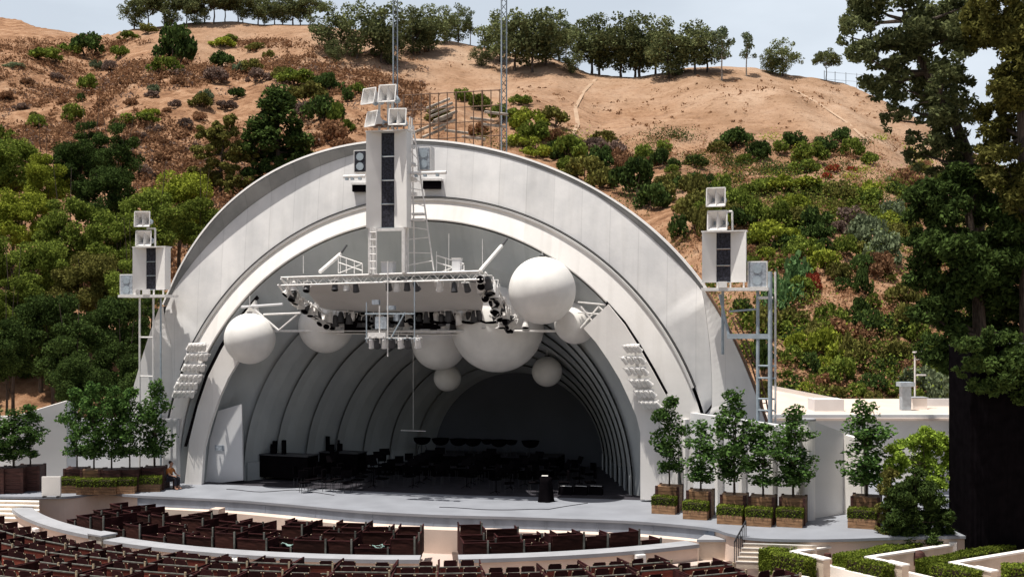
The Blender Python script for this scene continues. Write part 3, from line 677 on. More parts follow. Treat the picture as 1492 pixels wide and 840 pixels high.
# long horizontal truss with V braces reaching to both sides
v = .4
a, b = rp_(400, 482, v), rp_(905, 482, v)
MB().bar(a, b, .055, 8).build('cross_beam', M['wmetal'], rig)
v = -.75; m = MB()
m.bar(rp_(366, 446, v), rp_(406, 481, v), .05, 8); m.build('brace', M['wmetal'], rig)
MB().bar(rp_(406, 481, v), rp_(433, 458, v), .04, 8).build('brace', M['wmetal'], rig)
MB().bar(rp_(384, 458, v), rp_(438, 456, v), .05, 8).build('upper_beam', M['wmetal'], rig)
MB().bar(rp_(352, 447, v), rp_(412, 443, v), .06, 8).build('upper_beam', M['white2'], rig)
for p in ((846, 478, 872, 446), (872, 446, 898, 470), (846, 446, 870, 476), (842, 440, 886, 444), (842, 455, 884, 458)):
    MB().bar(rp_(p[0], p[1], -.3), rp_(p[2], p[3], -.3), .035, 6).build('brace', M['wmetal'], rig)
# ---- small machines and boxes on the rig, dark rear gear
for px, py, v, d in ((566, 390, -2.4, (.5, .4, .45)), (666, 386, -2.2, (.35, .35, .5)), (521, 470, .6, (1.1, .5, .9)), (622, 466, .6, (1.2, .5, .8))):
    big = d[0] > 1
    e = empty('equipment_case', avw(px, py, v), TH, ('black case hung in the back of the rig at the ' + ('left' if px < 560 else 'right')) if big else ('pale box on the rig walkway ' + ('below the tower' if px < 600 else 'right of the lattice')), 'case')
    MB().box((0, 0, 0), d).build('case', M['black'] if big else M['white2'], e); MB().box((0, 0, d[2]/2+.02), (d[0]+.04, d[1]+.04, .04)).build('lid', M['dmetal'] if big else M['wmetal'], e)

def lamp_proto(body):
    o = empty('stage_lamp', (0, 0, 0))
    m = MB(); m.bar((0, 0, -.17), (0, .05, .16), .14, 12, .10).bar((0, .05, .16), (0, .06, .22), .10, 12, .05); m.build('housing', body, o)
    MB().bar((0, -.005, -.20), (0, 0, -.165), .15, 12, .15).build('rim', body, o)
    MB().bar((0, -.006, -.215), (0, -.004, -.198), .125, 12, .125).build('lens', M['black'], o)
    m = MB(); m.bar((-.17, .02, 0), (-.17, .02, .26), .014, 4).bar((.17, .02, 0), (.17, .02, .26), .014, 4).bar((-.17, .02, .26), (.17, .02, .26), .014, 4).bar((0, .02, .26), (0, .02, .36), .02, 5); m.build('yoke', M['wmetal'], o)
    return index(o)
LPW, LPD = lamp_proto(M['wmetal']), lamp_proto(M['dmetal']); used = {LPW: False, LPD: False}
def lamp(kind, P, rz, rx, lab, grp, sc_=1.):
    pr = LPW if kind == 'w' else LPD
    o = pr if not used[pr] else copy_tree(pr); used[pr] = True
    o.location = P; o.rotation_euler = (rx, 0, rz); o.scale = (sc_,)*3
    tag(o, lab, 'lamp', grp); return o
rg = random.Random(3)
fr = [428, 447, 488, 505, 518, 566, 578, 593, 640, 662, 606, 680]
for k, px in enumerate(sorted(fr)):
    lamp('d' if k % 3 else 'w', avw(px, 417+rg.uniform(-1, 2), -3.05), TH+rg.uniform(-.5, .5), rg.uniform(-.5, .9), '%s lamp from the left hanging under the front beam of the rig' % o_(k), 'lamps under the front beam', 1.0)
for k in range(11):
    t = k/10; px, py, v = 418+t*66+rg.uniform(-2, 2), 426+t*48+rg.uniform(-3, 3), -2.7+t*3
    lamp('w' if k % 3 != 1 else 'd', avw(px, py, v), TH+rg.uniform(-.9, .4), rg.uniform(-.9, .3), '%s lamp down the left edge of the rig' % o_(k), 'lamps along the left edge of the rig', 1.15)
for k in range(26):
    t = (k//2)/12; px, py, v = 704+t*36+rg.uniform(-9, 9), 408+t*68+rg.uniform(-4, 4), -2.9+t*2.6
    lamp('w' if k % 5 else 'd', avw(px, py, v), TH+rg.uniform(-.9, .9), rg.uniform(-1.3, .6), '%s lamp down the right edge of the rig' % o_(k), 'lamps along the right edge of the rig', 1.3)
for k in range(20):
    px = 496+k*12.4+rg.uniform(-3, 3)
    if 532 < px < 604 and k % 2: continue
    lamp('d' if k % 2 else 'w', avw(px, 472+rg.uniform(-6, 4), .7), TH+rg.uniform(-.6, .6), rg.uniform(-.3, .7), '%s lamp from the left on the back beam of the rig' % o_(k), 'lamps on the back beam of the rig', 1.15)
for k, px in enumerate((766, 838, 850, 866)):
    lamp('w', avw(px, 470 if px < 800 else 452, .4), TH, rg.uniform(-.4, .7), 'white lamp on the right arm of the truss, %s from the left' % o_(k), 'lamps on the right arm', 1.1)

for k in range(26):
    px = 478+k*9.6+rg.uniform(-4, 4)
    lamp('w' if k % 4 == 0 else 'd', avw(px, 462+rg.uniform(-4, 8), .2+rg.uniform(-.3, .3)), TH+rg.uniform(-.9, .9), rg.uniform(-.6, .9), '%s lamp from the left in the upper row at the back of the rig' % o_(k), 'lamps in the upper back row', 1.2)
for k, (p0, p1) in enumerate(((( -3.6, .7), (4.4, .5)), ((-3.4, .2), (4.2, .1)))):
    e = empty('cable_bundle', S(p0[0], p0[1], 7.75-k*.2), 0, ('upper' if k == 0 else 'lower')+' black cable bundle looped along the back of the rig', 'cable')
    a = Vector((0, 0, 0)); b = S(p1[0], p1[1], 0)-S(p0[0], p0[1], 0); pts = [a.lerp(b, i/24)+Vector((0, 0, -.10*abs(math.sin(i*.9))+rg.uniform(-.03, .03))) for i in range(25)]
    MB().path(pts, [.06]*25, 6).build('cable', M['black'], e)
# hanging lamp cage in the middle
cg = empty('lamp_cage', avw(568, 470, -3.6), TH, 'hanging pipe cage with lamps at its foot below the middle of the rig', 'lamp cage')
C0 = Vector(av(568, 470, -3.6))
cp = lambda px, py, v=-3.6: Vector(av(px, py, v))-C0
m = MB()
for px in (534, 604):
    for v in (-3.6, -3.0): m.bar(cp(px, 410 if px > 600 else 440, v), cp(px, 498, v), .024, 6)
m.build('upright', M['gmetal'], cg)
m = MB()
for py in (457, 493):
    for v in (-3.6, -3.0): m.bar(cp(532, py, v), cp(612 if py > 480 else 604, py, v), .024, 6)
m.build('crossbar', M['gmetal'], cg)
MB().bar(cp(570, 492), cp(590, 455), .03, 6).build('diagonal', M['gmetal'], cg)
MB().bar(cp(565, 380), cp(565, 519), .028, 6).build('drop_pipe', M['wmetal'], cg)
MB().bar(cp(553, 445), cp(553, 500), .028, 6).build('drop_pipe', M['wmetal'], cg)
MB().box(cp(550, 488), (.78, .25, .22)).build('drip_tray', M['white'], cg)
for px, py, a, b in ((556, 470, .5, .5), (548, 440, .3, .2), (570, 448, .35, .18), (578, 462, .2, .3)):
    MB().box(cp(px, py, -3.3), (a, .2, b)).build('control_box', M['pgrille'], cg)
for k, px in enumerate((541, 549, 560, 571, 583, 594, 609)):
    lamp('w' if k % 2 == 0 else 'd', avw(px, 500, -3.6), TH+rg.uniform(-.3, .3), .5, '%s lamp from the left at the foot of the hanging cage' % o_(k), 'lamps in the hanging cage', 1.0)
# trapeze bar on a thin line
tb = empty('trapeze_bar', avw(602, 627, 3), TH, 'thin white bar hanging low on one long line inside the shell', 'hanging bar')
MB().bar((-.62, 0, 0), (.62, 0, 0), .018, 6).build('bar', M['wmetal'], tb); MB().bar((0, 0, 0), (0, 0, 4.4), .010, 5).build('line', M['wmetal'], tb)

# ------------------------------------------------------------ loudspeaker towers
def horn(s=.72):
    o = empty('horn', (0, 0, 0)); h = s/2; m = MB()
    th_ = [(h, 0), (h*.72, .16), (h*.42, .34), (h*.20, .52)]
    for sgn in (-1, 1):        # two flared mouths side by side
        pr = [[(sgn*h*.5-a*.5, y, -a*.98 if k == 0 else -a*.95), (sgn*h*.5+a*.5, y, -a*.95), (sgn*h*.5+a*.5, y, a*.95), (sgn*h*.5-a*.5, y, a*.95), (sgn*h*.5-a*.5, y, -a*.98 if k == 0 else -a*.95)] for k, (a, y) in enumerate(th_)]
        m.loft(pr)
        a, y = th_[-1]; m.add([(sgn*h*.5-a*.5, y+.001, -a), (sgn*h*.5+a*.5, y+.001, -a), (sgn*h*.5+a*.5, y+.001, a), (sgn*h*.5-a*.5, y+.001, a)], [(0, 1, 2, 3)])
    m.build('flare', M['white'], o)
    m = MB(); f_ = .03
    for a, b in (((-h, 0, -h), (h, 0, -h)), ((h, 0, -h), (h, 0, h)), ((h, 0, h), (-h, 0, h)), ((-h, 0, h), (-h, 0, -h))): m.bar(a, b, f_, 4)
    m.build('mouth_frame', M['wmetal'], o)
    for sgn in (-1, 1): MB().bar((sgn*h*.5, .52, 0), (sgn*h*.5, .74, 0), .13, 12).build('driver', M['gmetal'], o)
    return index(o)
HP = horn(); hused = [False]
def put_horn(px, py, v, sz, rz, rx, lab):
    P = avw(px, py, v); D = pj(P)[2]; s = sz/F*D/.72
    o = HP if not hused[0] else copy_tree(HP); hused[0] = True
    o.location = P; o.rotation_euler = (rx, 0, rz); o.scale = (s,)*3; tag(o, lab, 'horn loudspeaker', 'white horn loudspeakers on the towers')
def grille_box(px0, py0, px1, py1, v, m_, lab, rz=TH):
    a, b = Vector(av(px0, py1, v)), Vector(av(px1, py0, v)); c = (a+b)/2; w_, h_ = abs(b.x-a.x), abs(b.z-a.z)
    o = empty('loudspeaker', S(c.x, c.y+.3, c.z-h_/2), rz, lab, 'loudspeaker')
    MB().box((0, 0, h_/2), (w_, .55, h_)).build('cabinet', M['wmetal'], o)
    MB().box((0, -.285, h_/2), (w_*.86, .03, h_*.9)).build('grille', m_, o)
    for k in (.28, .7): MB().bar((0, -.325, h_*k), (0, -.30, h_*k), min(w_, h_*.5)*.34, 20).build('cone', M['gmetal'], o)
    return o
def tower(x0, y0, x1, y1, slot, v, lab, grp, depth=.9, taper=0):
    """white cabinet: two side panels flank a deep slot of dark speaker grilles"""
    a, b = Vector(av(x0, y1, v)), Vector(av(x1, y0, v)); w_, h_ = b.x-a.x, b.z-a.z
    o = empty('speaker_tower', S((a.x+b.x)/2, v, a.z), TH, lab, 'speaker tower', grp)
    fx = lambda px: (px-(x0+x1)/2)/(x1-x0)*w_
    s0, s1 = fx(slot[0]), fx(slot[1])
    for p0, p1, k in ((-w_/2, s0, -1), (s1, w_/2, 1)):
        # splayed side panels: outer edge forward, inner edge set back
        yo, yi = -.05, .30
        vs = [(p0, yo if k < 0 else yi, 0), (p1, yi if k < 0 else yo, 0), (p1, depth, 0), (p0, depth, 0)]
        MB().add(vs+[(x, y, h_) for x, y, _ in vs], [(3, 2, 1, 0), (4, 5, 6, 7), (0, 1, 5, 4), (1, 2, 6, 5), (2, 3, 7, 6), (3, 0, 4, 7)]).build('side_panel', M['white'], o)
    n = 4 if h_ > 3 else 3
    for k in range(n):
        zc = h_*(k+.5)/n; MB().box(((s0+s1)/2, .36, zc), ((s1-s0)*.98, .12, h_/n*.96)).build('grille', M['grille'], o)
        MB().box(((s0+s1)/2, .27, h_*k/n+.01), ((s1-s0)*.98, .03, .03)).build('shelf', M['gmetal'], o)
    MB().box((0, depth/2+.02, h_+.03), (w_+.08, depth+.1, .05)).build('top', M['wmetal'], o)
    return o, w_, h_, fx
# centre tower
o, w_, h_, fx = tower(534, 190, 593, 332, (552, 571), -3.3, 'tall white speaker tower standing on the rig at the top of the arch', 'speaker towers', .55)
lz = av(560, 398, -3.3)[2]-av(560, 332, -3.3)[2]
for x, y in ((fx(538), .1), (fx(587), .1), (fx(538), .5), (fx(587), .5)):
    MB().box((x, y, lz/2), (.14, .12, abs(lz))).build('leg', M['wmetal'], o)
MB().box((0, .1, -.08), (w_*.9, .1, .12)).build('cross_bar', M['wmetal'], o)
m = MB(); xl = fx(548); m.bar((xl, .05, lz), (xl, .05, 0), .03, 5)
m.build('ladder_rail', M['wmetal'], o)
for k in range(6): MB().bar((fx(538), .05, lz*(k+.6)/6.2), (xl, .05, lz*(k+.6)/6.2), .022, 5).build('rung', M['wmetal'], o)
# service platform on top with rusty bracket
MB().box((fx(557), .4, h_+.32), (1.25, .6, .10)).build('top_bracket', M['rust'], o)
for x in (fx(549), fx(562), fx(568)): MB().bar((x, .3, h_+.05), (x, .3, h_+1.25), .05, 6).build('horn_post', M['wmetal'], o)
# lattice mast right of the tower, splayed at its foot
lt = empty('lattice_mast', avw(606, 396, -2.6), TH, 'white tapering lattice mast right of the centre tower', 'lattice mast')
Q0 = Vector(av(606, 396, -2.6)); lp_ = lambda px, py, v=-2.6: Vector(av(px, py, v))-Q0
T_ = [(594, 176), (610, 176)]; 
legs = [((597, 170), (592, 396)), ((603, 190), (632, 394)), ((600, 172), (604, 396))]
for (a, b), v in zip(legs, (-2.9, -2.6, -2.2)): MB().bar(lp_(*a, v), lp_(*b, v), .035, 6).build('leg', M['wmetal'], lt)
for k in range(12):
    t = (k+.5)/12; l0 = (597-5*t, 170+226*t); l1 = (603+29*t, 190+204*t)
    MB().bar(lp_(*l0, -2.9), lp_(l1[0], l1[1]-(6 if k % 2 else 0), -2.6), .02, 5).build('lacing', M['wmetal'], lt)
for py in (312, 320): MB().box(lp_(610, py), (.5, .3, .1)).build('bracket', M['white'], lt)
for px, py, w2 in ((599, 186, .18), (600, 214, .2), (601, 240, .2), (603, 262, .22), (603, 283, .2)):
    MB().box(lp_(px, py), (w2, .3, .16)).build('clamp_box', M['white'], lt)
# side arms and speakers of the centre tower
for x0, x1, py, lab in ((499, 534, 257, 'white pipe arm reaching left from the centre tower'), (597, 652, 252, 'white pipe arm reaching right from the lattice mast')):
    e = empty('steel_pipe', avw((x0+x1)/2, py, -2.9), TH, lab, 'pipe'); hw = (x1-x0)/2/F*48
    MB().bar((-hw, 0, 0), (hw, 0, 0), .075, 8).build('tube', M['wmetal'], e)
    for k in (-.7, -.2, .5): MB().box((hw*k, 0, -.1), (.12, .14, .10)).build('clamp', M['gmetal'], e)
grille_box(515, 218, 534, 252, -2.9, M['grille'], 'dark speaker cabinet left of the centre tower, above the pipe arm')
grille_box(608, 213, 627, 249, -2.4, M['pgrille'], 'pale speaker cabinet behind the lattice mast at the arch top')
put_horn(537, 140, -3.3, 24, TH-.35, -.25, 'upper left of the four white horns on the centre tower')
put_horn(564, 136, -3.3, 26, TH+.0, -.25, 'upper right of the four white horns on the centre tower')
put_horn(541, 173, -3.5, 23, TH-.5, -.25, 'lower left of the four white horns on the centre tower')
put_horn(579, 170, -3.5, 25, TH+.15, -.25, 'lower right of the four white horns on the centre tower')
# left and right towers with platforms
for side, (x0, y0, x1, y1, slot, vv) in dict(left=(194, 360, 241, 422, (208, 222), -1.3), right=(1023, 337, 1087, 411, (1043, 1064), -1.3)).items():
    o, w_, h_, fx = tower(x0, y0, x1, y1, slot, vv, 'white speaker tower on the raised platform at the %s of the arch' % side, 'speaker towers', .45)
    xa, xb, yp = (174, 243, 431) if side == 'left' else (1022, 1120, 421)
    a, b = Vector(av(xa, yp, vv)), Vector(av(xb, yp, vv)); pc_ = (a+b)/2; pw = b.x-a.x
    pf = empty('tower_platform', S(pc_.x, vv, pc_.z), TH, 'raised steel platform on posts carrying the %s speaker tower' % side, 'platform')
    MB().box((0, .45, .0), (pw, 1.15, .12)).build('floor', M['wmetal'], pf)
    hgt = Vector(av(x0, y1, vv)).z-pc_.z-.06
    for px in np.linspace(x0+3, x1-3, 4): MB().box(((px-(xa+xb)/2)/(xb-xa)*pw, .0, .06+hgt/2), (.06, .06, hgt)).build('stub', M['wmetal'], pf)
    MB().box(((slot[0]+slot[1])/2/(xb-xa)*pw-((xa+xb)/2)/(xb-xa)*pw, -.1, .06+hgt*.55), (.34, .12, hgt*1.1)).build('control_box', M['white'], pf)
    X = lambda px: (px-(xa+xb)/2)/(xb-xa)*pw
    zb = -pc_.z
    if side == 'left':
        for px, y, m_, zz_ in ((202, .1, 'wmetal', zb), (222, .1, 'wmetal', zb), (226, .5, 'yellow', zb), (231, .2, 'gmetal', zb)): MB().bar((X(px), y, 0), (X(px), y, zz_), .045, 8).build('leg', M[m_], pf)
        for k in (-1.9, -3.7): MB().bar((X(202), .1, k), (X(222), .1, k), .035, 6).build('tie', M['wmetal'], pf)
        grille_box(174, 399, 194, 430, vv+.1, M['pgrille'], 'square pale speaker box left of the left tower')
        put_horn(207, 319, vv+.2, 22, TH+.25, -.1, 'upper white horn on the left tower'); put_horn(209, 347, vv+.2, 22, TH+.25, -.1, 'lower white horn on the left tower')
        ps = [(214, 333), (226, 333), (226, 360)]
    else:
        for px, y, m_, r_ in ((1104, .2, 'gmetal', .07), (1122, .1, 'gmetal', .09), (1129, .5, 'wmetal', .045), (1052, .5, 'gmetal', .06)): MB().bar((X(px), y, .7 if px > 1120 else 0), (X(px), y, zb if px > 1100 else zb*.3), r_, 10).build('leg', M[m_], pf)
        MB().box((X(1092), .2, -1.9), (X(1125)-X(1060), .16, .20)).build('tie', M['gmetal'], pf)
        MB().bar((X(1062), .2, -.9), (X(1104), .2, -.8), .04, 6).build('tie', M['gmetal'], pf)
        MB().bar((X(1104), .1, -.35), (X(1126), .1, -.35), .06, 6).build('tie', M['wmetal'], pf)
        MB().bar((X(1048), .3, -.2), (X(1062), .2, -1.9), .06, 6).build('brace', M['gmetal'], pf)
        for k, py in enumerate((590, 574, 545, 528)): MB().bar((X(1104), .15, -(py-421)/F*49), (X(1129), .15, -(py-421)/F*49), .035, 6).build('tie', M['gmetal'], pf)
        grille_box(1089, 380, 1118, 419, vv+.1, M['pgrille'], 'square pale speaker box right of the right tower')
        put_horn(1043, 287, vv+.2, 27, TH-.1, -.1, 'upper white horn on the right tower'); put_horn(1045, 321, vv+.2, 28, TH-.1, -.1, 'lower white horn on the right tower')
        ps = [(1055, 308), (1067, 308), (1067, 337)]
    q = Vector(av(ps[0][0], ps[0][1], vv+.5)); e = empty('horn_bracket', S(*q), TH, 'bent white pipe holding the horns of the %s tower' % side, 'bracket')
    MB().path([Vector(av(*p, vv+.5))-q for p in ps], [.045]*3, 8).build('pipe', M['wmetal'], e)
# ladder running down the right edge of the shell
ld = empty('ladder', avw(1095, 600, .6), TH, 'rusty ladder climbing the right outer edge of the arch', 'ladder'); Q0 = Vector(av(1095, 600, .6))
lad = [(1062, 462), (1078, 498), (1092, 535), (1104, 575), (1113, 625)]
for dx in (0, 7): MB().path([Vector(av(x+dx+4, y, .6))-Q0 for x, y in lad], [.035]*5, 5).build('rail', M['rust'], ld)
for k in range(16):
    t = k/16*4; i = int(t); fr_ = t-i; x = lad[i][0]+(lad[i+1][0]-lad[i][0])*fr_; y = lad[i][1]+(lad[i+1][1]-lad[i][1])*fr_
    MB().bar(Vector(av(x+4, y, .6))-Q0, Vector(av(x+11, y-1, .6))-Q0, .025, 4).build('rung', M['rust'], ld)

# lamp banks on the side leaves
for side, rows in dict(left=[(275, 300, 506), (272, 303, 520), (268, 298, 536), (263, 294, 551), (257, 288, 562), (254, 283, 574)], right=[(911, 932, 508), (908, 938, 525), (913, 942, 541), (921, 948, 558), (928, 953, 574), (936, 960, 590)]).items():
    for r_, (x0, x1, y) in enumerate(rows):
        a, b = Vector(av(x0, y-5, -1.0)), Vector(av(x1, y-6, -1.0)); e = empty('lamp_bar', S(*a), TH, '%s white lamp bar from the top of the bank on the %s leaf' % (o_(r_), side), 'lamp bar', 'lamp bars on the side leaves')
        MB().bar((0, 0, 0), b-a, .045, 6).build('bar', M['wmetal'], e); MB().bar((b-a)*.5, (b-a)*.5+Vector((0, .55, -.02)), .04, 6).build('arm', M['wmetal'], e)
        n = 5 if side == 'left' else 4
        for k in range(n):
            P = avw(x0+(x1-x0)*(k+.2)/(n-.4), y, -1.05)
            lamp('w', P, TH+(.9 if side == 'left' else -.9)*1+rg.uniform(-.15, .15), .95, '%s lamp on the %s bar down the %s lamp bank' % (o_(k), o_(r_), side), 'lamps of the side banks', .82)

# ------------------------------------------------------------ masts and scaffold behind the shell
def mast(px, y0, y1, d, wpx, lab):
    b = ad(px, y1, d); h = (y1-y0)/F*d; w2 = wpx/F*d/2
    o = empty('radio_mast', b, .4, lab, 'radio mast')
    cs = [(w2, 0), (-w2*.5, w2*.87), (-w2*.5, -w2*.87)]
    for x, y in cs: MB().bar((x, y, 0), (x, y, h), .045, 5).build('leg', M['gmetal'], o)
    m = MB(); n = int(h/(w2*2.2))
    for k in range(n):
        for i in range(3): m.bar((*cs[i], h*k/n), (*cs[(i+1) % 3], h*(k+1)/n), .022, 4)
    m.build('lacing', M['dmetal'], o)
mast(575, -30, 240, 82, 8, 'thin lattice radio mast rising behind the horns of the centre tower')
mast(733, -40, 260, 76, 10, 'thick lattice radio mast right of the scaffold behind the arch')
sf = empty('pipe_scaffold', ad(660, 240, 72), PSI, 'rusty pipe scaffold frame standing behind the top of the arch', 'scaffold')
q = Vector(sf.location); sp_ = lambda px, py, dd=0: Matrix.Rotation(-PSI, 3, 'Z')@(ad(px, py, 72+dd)-q)
for k, px in enumerate(np.linspace(588, 728, 12)):
    t = (px-588)/140
    for dd in (0, 3): MB().bar(sp_(px, 250, dd), sp_(px, 138-8*t, dd), .035 if k % 3 else .06, 5).build('post', M['rust'], sf)
for k in range(5):
    for dd in (0, 3): MB().bar(sp_(586, 139+k*22, dd), sp_(730, 131+k*22, dd), .035, 5).build('rail', M['rust'], sf)
rs = random.Random(5)
for k in range(15):
    x = 600+rs.uniform(0, 34) if k < 8 else 640+rs.uniform(0, 70); y = 150+k*6 if k < 8 else 135+(k-8)*9+20
    MB().bar(sp_(x, y+8, 1), sp_(x+34, y-6 if x < 636 else y+12, 1.5), .09, 6).build('diagonal_pole', M['barkp'], sf)
# ridge fence
fo = Vector(hill(1236, 124)[0]); fe = empty('chain_fence', fo, PSI, 'small wire fence on the bare ridge beside the big right pine', 'fence')
for k in range(6): MB().bar((k*1.8-4, 0, -1), (k*1.8-4, 0, 2.4-.15*k), .06, 5).build('post', M['gmetal'], fe)
for z in (1.0, 2.2): MB().bar((-4, 0, z), (5, 0, z-.7), .03, 4).build('rail', M['gmetal'], fe)

# ------------------------------------------------------------ seat boxes and chairs
def chair_proto():
    o = empty('folding_chair', (0, 0, 0))      # faces +Y (the stage)
    MB().box((0, 0, .43), (.42, .40, .04)).build('seat', M['dkwood'], o)
    MB().box((0, -.20, .68), (.42, .03, .26)).build('backrest', M['dkwood'], o)
    for sx in (-1, 1): MB().bar((sx*.20, -.22, .80), (sx*.20, .18, 0), .018, 5).bar((sx*.20, .18, .43), (sx*.20, -.2, 0), .018, 5).build('leg', M['chairc'], o)
    return index(o)
def box_proto(w_, dp=.75, h=.85, pm='redwood2'):
    o = empty('seat_box', (0, 0, 0))
    m = MB(); 
    MB().box((0, -dp/2-.02, h/2+.03), (w_-.06, .035, h-.06)).build('rear_panel', M[pm], o)
    MB().box((0, -dp/2-.02, h+.02), (w_, .07, .03)).build('cap_rail', M['caprail' if pm == 'redwood' else 'dkwood'], o)
    MB().box((w_/2-.02, -dp/2-.06, h/2+.05), (.06, .05, h+.10)).build('corner_post', M['chairc' if pm == 'redwood' else 'caprail'], o)
    for sx in (-1, 1):
        MB().box((sx*w_/2, 0, h/2), (.035, dp, h)).build('side_panel', M['dkwood'], o)
        MB().box((sx*w_/2, 0, h+.01), (.04, dp, .025)).build('side_rail', M['dkwood'], o)
    return index(o)
BP = {w_: box_proto(w_) for w_ in (.85, 1.2)}; BP.update({w_: box_proto(w_, 1.15, .70, 'redwood') for w_ in (1.35, 1.8)}); BU = {k: False for k in BP}
CP = chair_proto(); cu = [False]
nch = 0
def put_box(R, a, w_, z, lab, grp, chairs, rr):
    global nch
    t = R_(a); P = (PC.x+R*math.cos(t), PC.y+R*math.sin(t), z); rz = t+math.pi/2
    o = BP[w_] if not BU[w_] else copy_tree(BP[w_]); BU[w_] = True
    o.location = P; o.rotation_euler = (0, 0, rz); tag(o, lab, 'seat box', grp); o.scale.z = rr.uniform(.75, 1.25) if R < 20 else rr.uniform(.95, 1.05)
    n = 1 if w_ < .9 else 2 if w_ < 1.5 else 3
    for k in range(n):
        if nch >= 292 or not chairs or rr.random() < (.5 if R < 20 else .08): continue
        dx = (k-(n-1)/2)*.55+rr.uniform(-.05, .05); dy = rr.uniform(-.12, .15)
        c = CP if not cu[0] else copy_tree(CP); cu[0] = True; nch += 1
        Rm = Matrix.Rotation(rz, 3, 'Z'); c.location = Vector(P)+Rm@Vector((dx, dy, 0)); c.rotation_euler = (0, 0, rz+rr.uniform(-.15, .15))
        side = ('single',) if n == 1 else ('left', 'right') if n == 2 else ('left', 'middle', 'right')
        tag(c, '%s chair in the %s' % (side[k], lab.replace('maroon wooden seat box, ', '')), 'chair', 'folding chairs in the seat boxes')
rr = random.Random(11)
def seat_row(R, z, rowname, chairs, hh=1):
    for side in (0, 1):
        w_cycle = [.85, 1.2, .85, 1.2] if R < 20 else [1.35, 1.8, 1.35, 1.35]; k = 0; i = 0
        a = aG0-.6 if side == 0 else aG1+.6
        if R > 21: a = (aG0+aG1)/2+(-.0 if side == 0 else .0)
        while (a > -150 if side == 0 else a < -28):
            w_ = w_cycle[(i+int(R*3)) % 4]; da = math.degrees(w_/R); i += 1
            ac = a-da/2 if side == 0 else a+da/2
            a = a-da-.12 if side == 0 else a+da+.12
            t = R_(ac); P = Vector((PC.x+R*math.cos(t), PC.y+R*math.sin(t), z)); q = pj(P+Vector((0, 0, .5)))
            if R < 20:
                if P.y > edge_y(P.x)-1.25: continue
                if side == 0 and (ac < aL+9): continue
            if not (-35 < q[0] < (1530 if R < 20 else 1165)) or q[1] > 870: continue
            if R > 20:
                qt = pj(Vector((PC.x+(R+.6)*math.cos(t), PC.y+(R+.6)*math.sin(t), z+.72)))
                if qt[1] < float(np.interp(qt[0], [0, 50, 100, 150, 250, 340, 500, 930, 1000, 1030, 1080, 1165], [750, 765, 778, 790, 803, 815, 824, 822, 818, 822, 828, 832])): continue
            if rr.random() < .04: continue
            put_box(R, ac, w_, z+rr.uniform(-.02, .02), 'maroon wooden seat box, %s %s of the aisle in the %s' % (o_(k), 'left' if side == 0 else 'right', rowname), 'seat boxes in the pool circle' if R < 20 else 'seat boxes in the rows nearest the camera', chairs, rr); k += 1
for j, (R, z) in enumerate(((18.8, -1.0), (17.75, -1.04), (16.7, -1.08), (15.65, -1.10), (14.6, -1.12))):
     seat_row(R, z, ('back', 'fourth', 'third', 'second', 'front')[j]+' pool row', True)
for j in range(7):
    seat_row(21.5+j*1.38, -1.0+.09*j, ('nearest-wall', 'second', 'third', 'fourth', 'fifth', 'sixth', 'seventh')[j]+' outer row', True)
# small litter of programmes and cloths on boxes: a few pale ones
lit = [(352, 0, 470-352), ]
for k, (px, py, m_, lab) in enumerate(((420, 793, 'teal', 'pale green cloth over the pool circle wall edge, left of the aisle'), (553, 797, 'teal', 'green folded cloth on a chair left of the aisle'), (705, 797, 'teal', 'pale green cloth on a chair right of the aisle'), (90, 806, 'tan', 'tan cloth on a seat box at the left'), (135, 812, 'tan', 'tan blanket on a seat box at lower left'))):
    P = az(px, py, -.45); e = mesh('folded_cloth', [Vector((x*.09-.22+rr.uniform(-.02, .02), y*.09-.15+rr.uniform(-.02, .02), .07*math.sin(x*1.3+k)*math.cos(y*1.1)+.05)) for y in range(5) for x in range(6)], [(y*6+x, y*6+x+1, (y+1)*6+x+1, (y+1)*6+x) for y in range(4) for x in range(5)], M[m_], None, True)
    sm = e.modifiers.new('thick', 'SOLIDIFY'); sm.thickness = .04; e.location = P; tag(e, lab, 'cloth')

# ------------------------------------------------------------ orchestra gear on stage
rr = random.Random(21)
for px, py, w_, h_, lab in ((421, 698, 2.6, 1.15, 'long black flight case with items on top, left on the stage'), (500, 690, 2.1, 1.05, 'black flight case right of the longer one on the stage')):
    P = az(px, py); e = empty('flight_case', P, TH-.1, lab, 'flight case')
    MB().box((0, 0, h_/2+.08), (w_, 1.0, h_-.1)).build('case', M['black'], e); MB().box((0, 0, h_+.04), (w_+.05, 1.05, .05)).build('lid', M['dmetal'], e)
    for sx in (-1, 1):
        for sy in (-1, 1): MB().bar((sx*w_*.42-.03, sy*.4, .06), (sx*w_*.42+.03, sy*.4, .06), .06, 10).build('caster', M['dmetal'], e)
    for k in range(5):
        x = -.6+rr.uniform(-.35, .5); hh = rr.uniform(.25, .75); MB().box((x, rr.uniform(-.2, .2), h_+.06+hh/2), (.1+rr.random()*.15, .2, hh), rr.random()).build('upright_tube', M['black'], e)
def stand_proto():
    o = empty('music_stand', (0, 0, 0))
    MB().bar((0, 0, .05), (0, 0, 1.05), .02, 6).build('pole', M['black'], o)
    for k in range(3):
        t = k*2.09; MB().bar((0, 0, .12), (.26*math.cos(t), .26*math.sin(t), .01), .015, 5).build('foot', M['black'], o)
    MB().box((0, .03, 1.15), (.5, .04, .33), M=Matrix.Rotation(-.4, 3, 'X')).build('desk', M['black'], o)
    return index(o)
